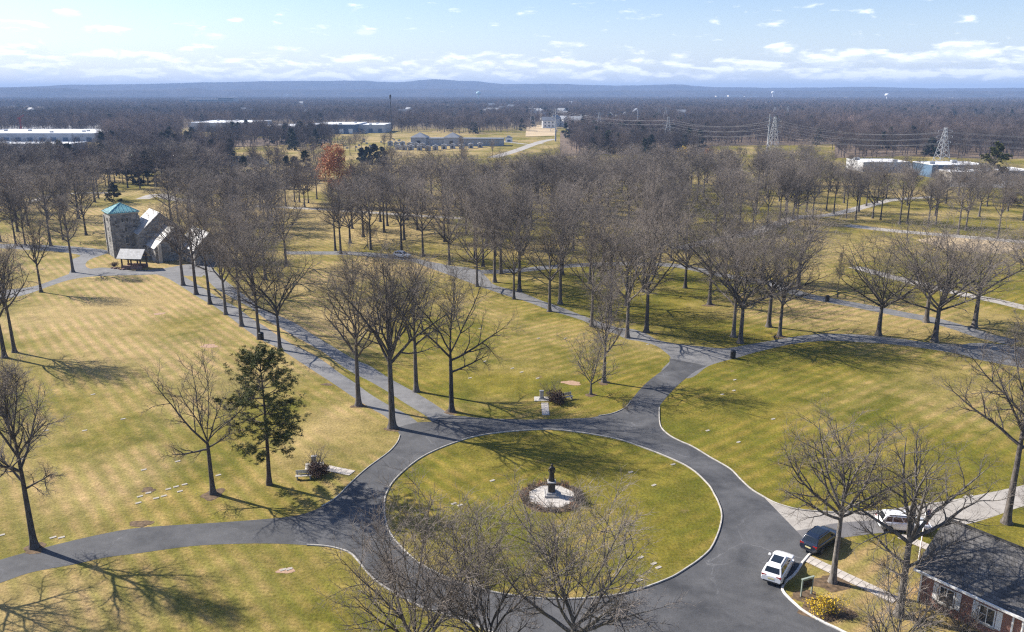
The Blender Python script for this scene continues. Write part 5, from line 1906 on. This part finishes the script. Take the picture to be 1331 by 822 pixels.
def make_sign():
    a, b = P(1041, 776), P(1054.5, 772)
    m = (a+b)/2
    c = empty('sign_board', (m.x, m.y, 0), math.atan2((b-a).y, (b-a).x))
    tag(c, 'dark green board sign on two pale posts behind the white kerb', 'sign')
    w = (b-a).length/2
    for s in (-1, 1):
        p = MB().bbox(s*w-.06, s*w+.06, -.06, .06, 0, 1.62, .02)
        p.build('post', M['post'], c)
    MB().box(-w+.063, w-.063, -.03, .03, .72, 1.5).build('board', M['sign_green'], c)
    MB().box(-w-.1, w+.1, -.08, .08, 1.622, 1.68).build('cap_rail', M['post'], c)
    MB().box(-w+.12, w-.12, -.04, -.032, .80, 1.42).build('panel', M['bin'], c)


make_sign()


def make_flagpole():
    p = P(1192, 741)
    H = height_at(659, p)
    c = empty('flagpole', (p.x, p.y, 0))
    tag(c, 'white flagpole left of the brick house', 'flagpole')
    MB().lathe([(.16, 0), (.16, .12), (.08, .16), (.065, .3), (.04, H-.1)], 10).build('pole', M['white'], c, True)
    MB().lathe([(.01, H-.1), (.07, H-.04), (.08, H+.02), (.05, H+.08), (.01, H+.1)], 10).build('finial', M['bronze'], c, True)
    fl = empty('flag', (p.x, p.y, H-1.75))
    tag(fl, 'limp red, white and blue flag hanging against the white flagpole', 'flag')
    n = 13
    me = []
    for s in range(n):                       # hanging stripes gathered into folds
        x0, x1 = .05+s*.032, .05+(s+1)*.032
        g = MB()
        rows = 8
        for r in range(rows+1):
            z = 1.55-r*.19
            sag = .05*r/rows
            for x in (x0, x1-.002):
                g.v.append((x*(1-.35*r/rows)+sag, .07*math.sin(x*26+r*.5), z))
                g.v.append((x*(1-.35*r/rows)+sag, .07*math.sin(x*26+r*.5)+.012, z))
        for r in range(rows):
            a, b = r*4, (r+1)*4
            g.f += [(a, a+2, b+2, b), (a+1, b+1, b+3, a+3), (a, b, b+1, a+1), (a+2, a+3, b+3, b+2)]
        g.f += [(0, 1, 3, 2), (rows*4, rows*4+2, rows*4+3, rows*4+1)]
        g.build('stripe', M['flag_red'] if s % 2 == 0 else M['flag_white'], fl)
    MB().box(.04, .26, -.10, -.088, 1.0, 1.56).build('canton', M['flag_blue'], fl)


make_flagpole()


def make_bin(px, py, label):
    p = P(px, py)
    c = empty('litter_bin', (p.x, p.y, 0))
    tag(c, label, 'bin', 'black litter bins')
    MB().lathe([(.36, 0), (.40, .05), (.42, 1.0), (.44, 1.04), (.36, 1.06)], 12).build('body', M['bin'], c)
    MB().lathe([(.44, 1.07), (.42, 1.16), (.25, 1.28), (.05, 1.32)], 12).build('lid', M['bin'], c)


make_bin(952.5, 466, 'black litter bin at the road junction')
make_bin(1075, 392, 'black litter bin beside the path on the right')
make_bin(340, 441.5, 'black litter bin at the foot of an avenue tree')

MK = [((187, 611), (182, 645.6), (203, 648), (213, 645), (219, 636), (229, 633), (234, 639), (240, 630), (284, 618), (231, 600), (180, 654), (193, 641)),
      ((69, 699), (80, 699), (2, 696), (121, 513), (27, 598), (110, 560), (60, 560), (160, 545)),
      ((598, 657), (820, 614), (833, 725), (856, 738), (831, 754.5), (875, 604), (850, 631), (590, 655), (850, 733), (640, 625)),
      ((842, 448), (954, 508), (939, 513), (678, 484), (611, 491.6), (666, 479), (699, 492), (624, 427.5), (630, 470), (735, 440), (700, 440), (920, 560), (960, 575), (1005, 545), (955, 494)),
      ((368, 741), (376, 740), (1255, 646), (1262, 645))]
ML = ['pale flat grave marker left of the forked bare tree', 'pale flat grave marker near the left edge', 'pale flat stone set in the grass of the circle',
      'pale flat grave marker behind or right of the circle', 'pale flat stone in the grass close to a road edge']
mk_me = None
rm = random.Random(6)
for grp, lab in zip(MK, ML):
    for i, (px, py) in enumerate(sorted(grp)):
        p = P(px, py)
        if mk_me is None:
            o = MB().bbox(-.28, .28, -.15, .15, 0, .05, .012).build('grave_marker', M['marker'])
            mk_me = o.data
        else:
            o = link('grave_marker', mk_me)
        o.location = (p.x, p.y, 0)
        o.rotation_euler = (0, 0, R(36)+rm.uniform(-.1, .1))
        tag(o, '%s, %s from the left' % (lab, ORD[i]), 'grave marker', lab[5:])
# ------------------------------------------------------------------ the far side of the cemetery and the plain
def lat(px, d):
    return (px-PW/2)/F*(d*math.cos(PITCH)+CAMH*math.sin(PITCH))


stone_me = {}
rg = random.Random(12)


def headstone(x, y, w, h, t, rz, label, group, mat):
    key = (round(w, 1), round(h, 1), mat)
    if key not in stone_me:
        mb = MB()
        mb.box(-w/2-.1, w/2+.1, -t/2-.08, t/2+.08, 0, .18)
        n = 7
        pts = [(-w/2, .18), (w/2, .18), (w/2, h*.8)]+[(w/2*math.cos(math.pi*k/n), h*.8+h*.2*math.sin(math.pi*k/n)) for k in range(1, n)]+[(-w/2, h*.8)]
        v = [(a, -t/2, b) for a, b in pts]+[(a, t/2, b) for a, b in pts]
        m = len(pts)
        mb.add(v, [tuple(range(m)), tuple(range(2*m-1, m-1, -1))]+[(i, m+i, m+(i+1) % m, (i+1) % m) for i in range(m)])
        o = mb.build('headstone', M[mat])
        stone_me[key] = o.data
    else:
        o = link('headstone', stone_me[key])
    o.location = (x, y, 0)
    o.rotation_euler = (0, 0, rz)
    tag(o, label, 'headstone', group)


for r in range(7):
    for k in range(13):
        px = 296+k*4.7+rg.uniform(-1, 1)-r*2
        p = P(px, 217.5-r*2.0)
        headstone(p.x, p.y, rg.choice((1.4, 1.8)), rg.choice((1.2, 1.5)), .3, R(20)+rg.uniform(-.06, .06), 'gravestone beyond the dark hedge, %s row from the front, %s from the left' % (ORD[r], ORD[k]), 'gravestone rows beyond the hedge', rg.choice(('granite', 'pale_granite')))
for k in range(22):
    p = P(rg.uniform(440, 520), rg.uniform(180, 196))
    headstone(p.x, p.y, rg.choice((1.4, 1.8)), rg.choice((1.2, 1.5)), .3, rg.uniform(-.1, .1), 'small far gravestone on the tan lawn left of the long grey mausoleum', 'far gravestones by the mausoleum', rg.choice(('granite', 'grey_wall')))


def block(name, px0, px1, d0, d1, h, wall, roof, label, cat, rz=0.0, group=None, doors=0, curb=0.5, wins=0):
    """flat-roofed building: walls, roof slab, parapet, doors or window bands"""
    x0, x1 = lat(px0, d0), lat(px1, d0)
    w, dp = (x1-x0)/2, d1-d0
    c = empty(name, ((x0+x1)/2, d0, 0), rz)
    tag(c, label, cat, group)
    MB().box(-w, w, 0, dp, -.2, h-.01).build('wall', M[wall], c)
    r = MB().box(-w+.4, w-.4, .4, dp-.4, h-.3, h+.06)
    rf = r.build('roof', M[roof], c)
    p = MB()
    p.box(-w-.1, w+.1, -.1, .39, h, h+curb)
    p.box(-w-.1, w+.1, dp-.39, dp+.1, h, h+curb)
    p.box(-w-.1, -w+.39, .4, dp-.4, h, h+curb)
    p.box(w-.39, w+.1, .4, dp-.4, h, h+curb)
    p.build('parapet', M[roof], c)
    for i in range(doors):
        u = -w+(i+.5)*2*w/doors
        MB().box(u-w/doors*.45, u+w/doors*.45, -.06, -.003, .3, h*.55).build('door', M['blue_wall'] if wall != 'blue_wall' else M['white'], c)
    for i in range(wins):
        z = 1.2+i*(h-1.0)/max(1, wins)
        MB().box(-w+.6, w-.6, -.08, -.003, z, z+(h-1.0)/max(1, wins)*.6).build('window_band', M['office_glass'], c)
    rr = random.Random(int(px0*7+d0))
    for i in range(max(2, int(w*dp/900))):
        u, v = rr.uniform(-w*.85, w*.85), rr.uniform(dp*.1, dp*.9)
        MB().box(u-1.3, u+1.3, v-1.0, v+1.0, h+.062, h+1.4).build('roof_unit', M['steel'], rf)
    return c


block('warehouse', -60, 124, 690, 770, 7, 'ware_wall', 'white_roof', 'huge white-roofed warehouse at the far left, behind the nearer one', 'warehouse', 0.0, None, 12)
block('warehouse', -70, 92, 560, 584, 6, 'ware_wall', 'white_roof', 'white-roofed warehouse nearest in the far left group', 'warehouse', 0.0, None, 10)
block('warehouse', 246, 328, 880, 960, 9, 'ware_wall', 'white_roof', 'long white-roofed warehouse beyond the wood left of centre', 'warehouse', .02, None, 8)
block('warehouse', 330, 398, 800, 870, 8, 'ware_wall', 'white_roof', 'low white warehouse right of the long one beyond the wood', 'warehouse', 0, None, 6)
block('warehouse', 402, 462, 830, 900, 9, 'blue_wall', 'white_roof', 'blue-walled warehouse with pale roof beyond the wood', 'warehouse', 0, None, 5)
block('warehouse', 464, 500, 850, 900, 8, 'ware_wall', 'white_roof', 'small white warehouse right of the blue-walled one', 'warehouse', 0, None, 3)
block('shed', 1121, 1181, 424, 446, 5, 'ware_wall', 'white_roof', 'flat white-roofed shed beyond the right-hand trees', 'shed', 0, None, 5, .3)
block('shed', 1210, 1283, 396, 416, 6, 'blue_wall', 'white_roof', 'blue shed with white roof left of the far-right pine', 'shed', 0, None, 4, .3)
block('shed', 1236, 1263, 374, 386, 4.6, 'tan_wall', 'white_roof', 'small tan-walled shed in front of the blue shed at the right', 'shed', 0, None, 2, .3)
block('shed', 1268, 1345, 384, 404, 4.2, 'blue_wall', 'white_roof', 'low blue shed right of the far-right pine', 'shed', 0, None, 4, .3)
block('office_building', 246, 284, 2400, 2440, 22, 'grey_wall', 'white_roof', 'teal-glazed office block far off on the left, lower half', 'building', 0, None, 0, 1.0, 4)
block('office_building', 284, 304, 2390, 2440, 27, 'grey_wall', 'white_roof', 'taller teal-glazed end of the far-off office block on the left', 'building', 0, None, 0, 1.0, 5)
for i, (a, b, d, h) in enumerate(((-20, 25, 1350, 9), (30, 62, 1450, 8), (-10, 40, 1600, 9), (345, 400, 1420, 9), (385, 432, 1520, 8), (640, 668, 1560, 8), (672, 704, 1620, 9), (545, 575, 1900, 9))):
    block('far_shed', a, b, d, d+60, h, 'ware_wall', 'white_roof', 'pale flat roof among the far trees, %s counted from the left' % ORD[i], 'building', 0, 'pale roofs in the plain')
for i, (a, b, d, h) in enumerate(((931, 945, 5000, 22), (947, 966, 5050, 26), (968, 984, 5100, 18), (1196, 1208, 4300, 14), (1238, 1246, 4200, 16), (1262, 1272, 4250, 14), (1276, 1290, 4300, 12), (1300, 1318, 4350, 12),
                                  (1060, 1066, 4700, 16), (1100, 1105, 4600, 16), (160, 172, 5200, 14), (370, 378, 5300, 30))):
    block('distant_building', a, b, d, d+40, h, 'tan_wall', 'white_roof', 'pale building on the horizon plain, %s in the scatter' % ORD[i], 'building', 0, 'pale buildings near the horizon')

# long grey mausoleum with two pavilions, and the little vaults before it
mz = empty('mausoleum', (lat(594, 640), 640, 0), R(-4))
tag(mz, 'long grey mausoleum with two pyramid-roofed pavilions on the far lawn', 'mausoleum')
MB().box(-34, 36, 0, 14, 0, 5.2).build('wall', M['grey_wall'], mz)
MB().box(-34.5, 36.5, -.5, 14.5, 5.21, 5.7).build('roof', M['grey_roof'], mz)
for x in (-30, -4):
    MB().box(x-6, x+6, -2.5, 12, 0, 6.4).build('pavilion_wall', M['grey_wall'], mz)
    q = [(x-6.6, -3.1, 6.41), (x+6.6, -3.1, 6.41), (x+6.6, 12.6, 6.41), (x-6.6, 12.6, 6.41), (x, 4.7, 10.2)]
    MB().add(q, [(0, 1, 4), (1, 2, 4), (2, 3, 4), (3, 0, 4), (3, 2, 1, 0)]).build('pavilion_roof', M['grey_roof'], mz)
    MB().box(x-1.5, x+1.5, -2.6, -2.503, 0, 4).build('door', M['glass'], mz)
for k in range(9):
    u = 4+k*3.5
    MB().box(u-1.1, u+1.1, -.08, -.003, 1, 4.2).build('niche_panel', M['granite'], mz)
VA = ((507, 640), (515, 628), (523, 636), (532, 622), (541, 615), (549, 612), (517, 596), (525, 590), (534, 592), (545, 588), (556, 584), (566, 590), (577, 600), (588, 606), (600, 600), (612, 610), (624, 618))
order = sorted(range(len(VA)), key=lambda q: VA[q][0])
for i, (px, d) in enumerate(VA):
    v = empty('burial_vault', (lat(px, d), d, 0), rg.uniform(-.06, .06))
    tag(v, 'small grey stone vault before the long mausoleum, %s from the left' % ORD[order.index(i)], 'vault', 'vaults before the mausoleum')
    MB().box(-1.9, 1.9, 0, 3.6, 0, 3.0).build('wall', M['grey_wall'], v)
    MB().add([(-2.2, -.3, 3.01), (2.2, -.3, 3.01), (2.2, 3.9, 3.01), (-2.2, 3.9, 3.01), (0, -.3, 3.9), (0, 3.9, 3.9)], [(0, 1, 4), (1, 2, 5, 4), (2, 3, 5), (3, 0, 4, 5), (3, 2, 1, 0)]).build('roof', M['granite'], v)
    MB().box(-.6, .6, -.06, -.003, 0, 2.1).build('door', M['bronze'], v)
block('shed', 657, 666, 690, 698, 3.6, 'white', 'grey_roof', 'small pale shed on the tan lawn right of the mausoleum', 'shed', 0, None, 1, .2)


def lattice_pylon(px, ytop, d, label, arms=3, H=None, w0=3.4):
    x = lat(px, d)
    base = Vector((x, d, 0))
    H = H or height_at(ytop, base)
    c = empty('lattice_pylon', (x, d, 0), rg.uniform(-.2, .2))
    tag(c, label, 'pylon', 'lattice pylons on the plain')
    f = MB()
    half = lambda z: w0*(1-z/H)**1.15+.45
    lev = [H*(1-(1-i/9)**1.25) for i in range(10)]
    t = .12
    for sx, sy in ((-1, -1), (1, -1), (1, 1), (-1, 1)):
        for a, b in zip(lev, lev[1:]):
            f.bar((sx*half(a), sy*half(a), a), (sx*half(b), sy*half(b), b), t*1.5)
    cs = [(-1, -1), (1, -1), (1, 1), (-1, 1)]
    for a, b in zip(lev, lev[1:]):
        for i in range(4):
            (p, q), (r, s) = cs[i], cs[(i+1) % 4]
            f.bar((p*half(a), q*half(a), a), (r*half(b), s*half(b), b), t)
            f.bar((r*half(a), s*half(a), a), (p*half(b), q*half(b), b), t)
    f.build('frame', M['steel'], c)
    tips = []
    for i in range(arms):
        z = H*(.66+.13*i)
        L = 4.6-.6*abs(i-1)
        g = MB()
        for s in (-1, 1):
            g.bar((s*half(z), -.4, z), (s*L, 0, z+.3), t)
            g.bar((s*half(z), .4, z), (s*L, 0, z+.3), t)
            g.bar((s*half(z), 0, z+1.3), (s*L, 0, z+.3), t)
            g.bar((s*L, 0, z+.3), (s*L, 0, z-.7), .14)
            tips.append(Vector((x+s*L, d, z-.7)))
        g.build('cross_arm', M['steel'], c)
    return tips


t1 = lattice_pylon(1003, 152, 500, 'nearest tall lattice pylon right of centre')
t2 = lattice_pylon(1222, 166, 440, 'lattice pylon above the white-roofed sheds at the right')
t3 = lattice_pylon(867, 152, 600, 'lattice pylon left of the yellow tree, above the far wood')
t4 = lattice_pylon(720, 139, 880, 'lattice pylon by the bare tan field')
lattice_pylon(692, 138, 960, 'lattice pylon just left of the one by the tan field')
lattice_pylon(778.5, 146, 760, 'lattice pylon between the tan field and the far wood')
lattice_pylon(856, 139, 1050, 'left one of the two far pylons standing close together')
lattice_pylon(864.5, 140, 1060, 'right one of the two far pylons standing close together')
lattice_pylon(591, 141, 980, 'lattice pylon behind the long grey mausoleum')
lattice_pylon(1006, 139, 1250, 'left of the two small far pylons above the nearest tall one')
lattice_pylon(1023, 138.5, 1260, 'right of the two small far pylons above the nearest tall one')
lattice_pylon(1247, 161, 800, 'small far pylon right of the sheds pylon')
lattice_pylon(960, 133, 1700, 'tiny far pylon near the horizon right of centre')
t5 = [p+Vector((190, -60, -1)) for p in t2]
t6 = [p+Vector((-260, 120, -2)) for p in t4]


def wires(A, B, label, sag=4.0):
    c = empty('power_line', (A[0].x, A[0].y, 0))
    tag(c, label, 'power line', 'power lines on the plain')
    for a, b in zip(A, B):
        pts = [a.lerp(b, k/12)-Vector((0, 0, sag*4*(k/12)*(1-k/12))) for k in range(13)]
        o = MB().tube([p-c.location for p in pts], .045, 4, False).build('wire', M['wire'], c)


wires(t3, t1, 'power line wires between the pylon above the wood and the nearest tall pylon')
wires(t1, t2, 'power line wires from the nearest tall pylon to the sheds pylon')
wires(t2, t5, 'power line wires running off right from the sheds pylon', 3)
wires(t4, t3, 'power line wires from the tan field pylon to the far wood')

ms = empty('radio_mast', (lat(509, 900), 900, 0))
tag(ms, 'dark slender mast rising behind the far cemetery lawn', 'mast')
MB().lathe([(.55, 0), (.3, 38)], 8).build('pole', M['plastic'], ms)
MB().lathe([(.9, 34), (1.1, 35), (1.1, 37.5), (.6, 38.2)], 8).build('antenna', M['plastic'], ms)
for px, ym, d, nm in ((722, 141, 700, 'steel pole with cross pieces right beside the tan field'), (828, 143, 830, 'slim steel pole in the far wood left of the paired pylons'), (997, 149, 560, 'slim steel pole just left of the nearest tall pylon')):
    p = empty('steel_pole', (lat(px, d), d, 0))
    tag(p, nm, 'pole')
    h = height_at(ym, Vector((0, d, 0)))
    MB().lathe([(.75, 0), (.35, h)], 8).build('pole', M['steel'], p)
    for z in (.72, .82, .92):
        MB().bar((-3, 0, h*z), (3, 0, h*z+.3), .22).build('cross_arm', M['steel'], p)

for px, d, H, r, mat, lab in ((622, 3800, 47, 11, 'aqua', 'pale blue-green water tower on the horizon near the middle'), (1152, 3600, 38, 10, 'white_roof', 'white water tower on the horizon at the right'),
                              (1004, 5000, 50, 11, 'white_roof', 'white water tower among far buildings right of centre')):
    w = empty('water_tower', (lat(px, d), d, 0))
    tag(w, lab, 'water tower')
    MB().lathe([(5, 0), (3, 6), (2.4, H*.55), (3.6, H*.68)], 16).build('stem', M[mat], w, True)
    MB().lathe([(3.6, H*.68), (r*.8, H*.72), (r, H*.80), (r*.97, H*.88), (r*.7, H*.955), (.5, H)], 20).build('tank', M[mat], w, True)

cr = empty('red_crane', (lat(28, 900), 900, 0))
tag(cr, 'small red crane standing among the far left warehouses', 'crane')
hh = height_at(151, Vector((0, 900, 0)))
MB().bar((0, 0, 0), (0, 0, hh*.9), 1.3).build('mast', M['red_paint'], cr)
MB().bar((-3, 0, hh*.8), (5, 0, hh*1.05), .7).build('jib', M['red_paint'], cr)

# scattered far houses
hs = None
for i, (px, d) in enumerate(HOUSES):
    h = empty('house', (lat(px, d), d, 0), rg.uniform(0, 3.1))
    tag(h, 'tiny pale house among the far trees of the plain', 'house', 'far houses on the plain')
    if hs is None:
        a = MB()
        gable_house(a, -7, 7, -4.5, 4.5, 8.0, 11.5)
        b = MB()
        gable_roof(b, -7, 7, -4.5, 4.5, 8.0, 11.5, .5, .3)
        hs = (a.build('wall', M['white'], h).data, b.build('roof', M['grey_roof'], h).data)
        win = []
        for u in (-4, 0, 4):
            for z in (2.5, 6):
                win.append(MB().box(u-.7, u+.7, -4.56, -4.503, z-.8, z+.8).build('window', M['win'], h).data)
    else:
        link('wall', hs[0], h)
        link('roof', hs[1], h)
        if d < 1500:
            for m_ in win:
                link('window', m_, h)
    h.scale = (rg.uniform(.8, 1.2),)*3

row([(447, 199), (455, 202), (462, 197), (470, 194), (500, 198), (508, 192), (600, 207), (640, 205), (770, 222), (820, 216), (868, 224), (940, 215), (985, 210), (1040, 214), (1080, 222)],
    'far bare tree on the open lawns behind the central grove, %s from the left', 'far trees on the open lawns', (11, 14.5), False)
row([(330, 221), (350, 219), (362, 225), (395, 214), (408, 208), (425, 218)], 'far bare tree among the gravestones left of the rust-coloured tree, %s in order', 'trees among the gravestones', (11, 14), False)

# ------------------------------------------------------------------ the air
hz = MB().box(-15200, 15200, -15200, 15200, -1.7, 186).build('haze', None)
hz['kind'] = 'stuff'
hm = bpy.data.materials.new('thin_blue_air')
hm.use_nodes = True
w = NT(hm.node_tree)
out = w.n('ShaderNodeOutputMaterial')
pv = w.n('ShaderNodeVolumePrincipled')
pv.inputs['Color'].default_value = (0.36, 0.53, 0.86, 1)
pv.inputs['Density'].default_value = 0.00014
pv.inputs['Anisotropy'].default_value = 0.0
w.link(pv.outputs[0], out.inputs['Volume'])
hz.data.materials.append(hm)
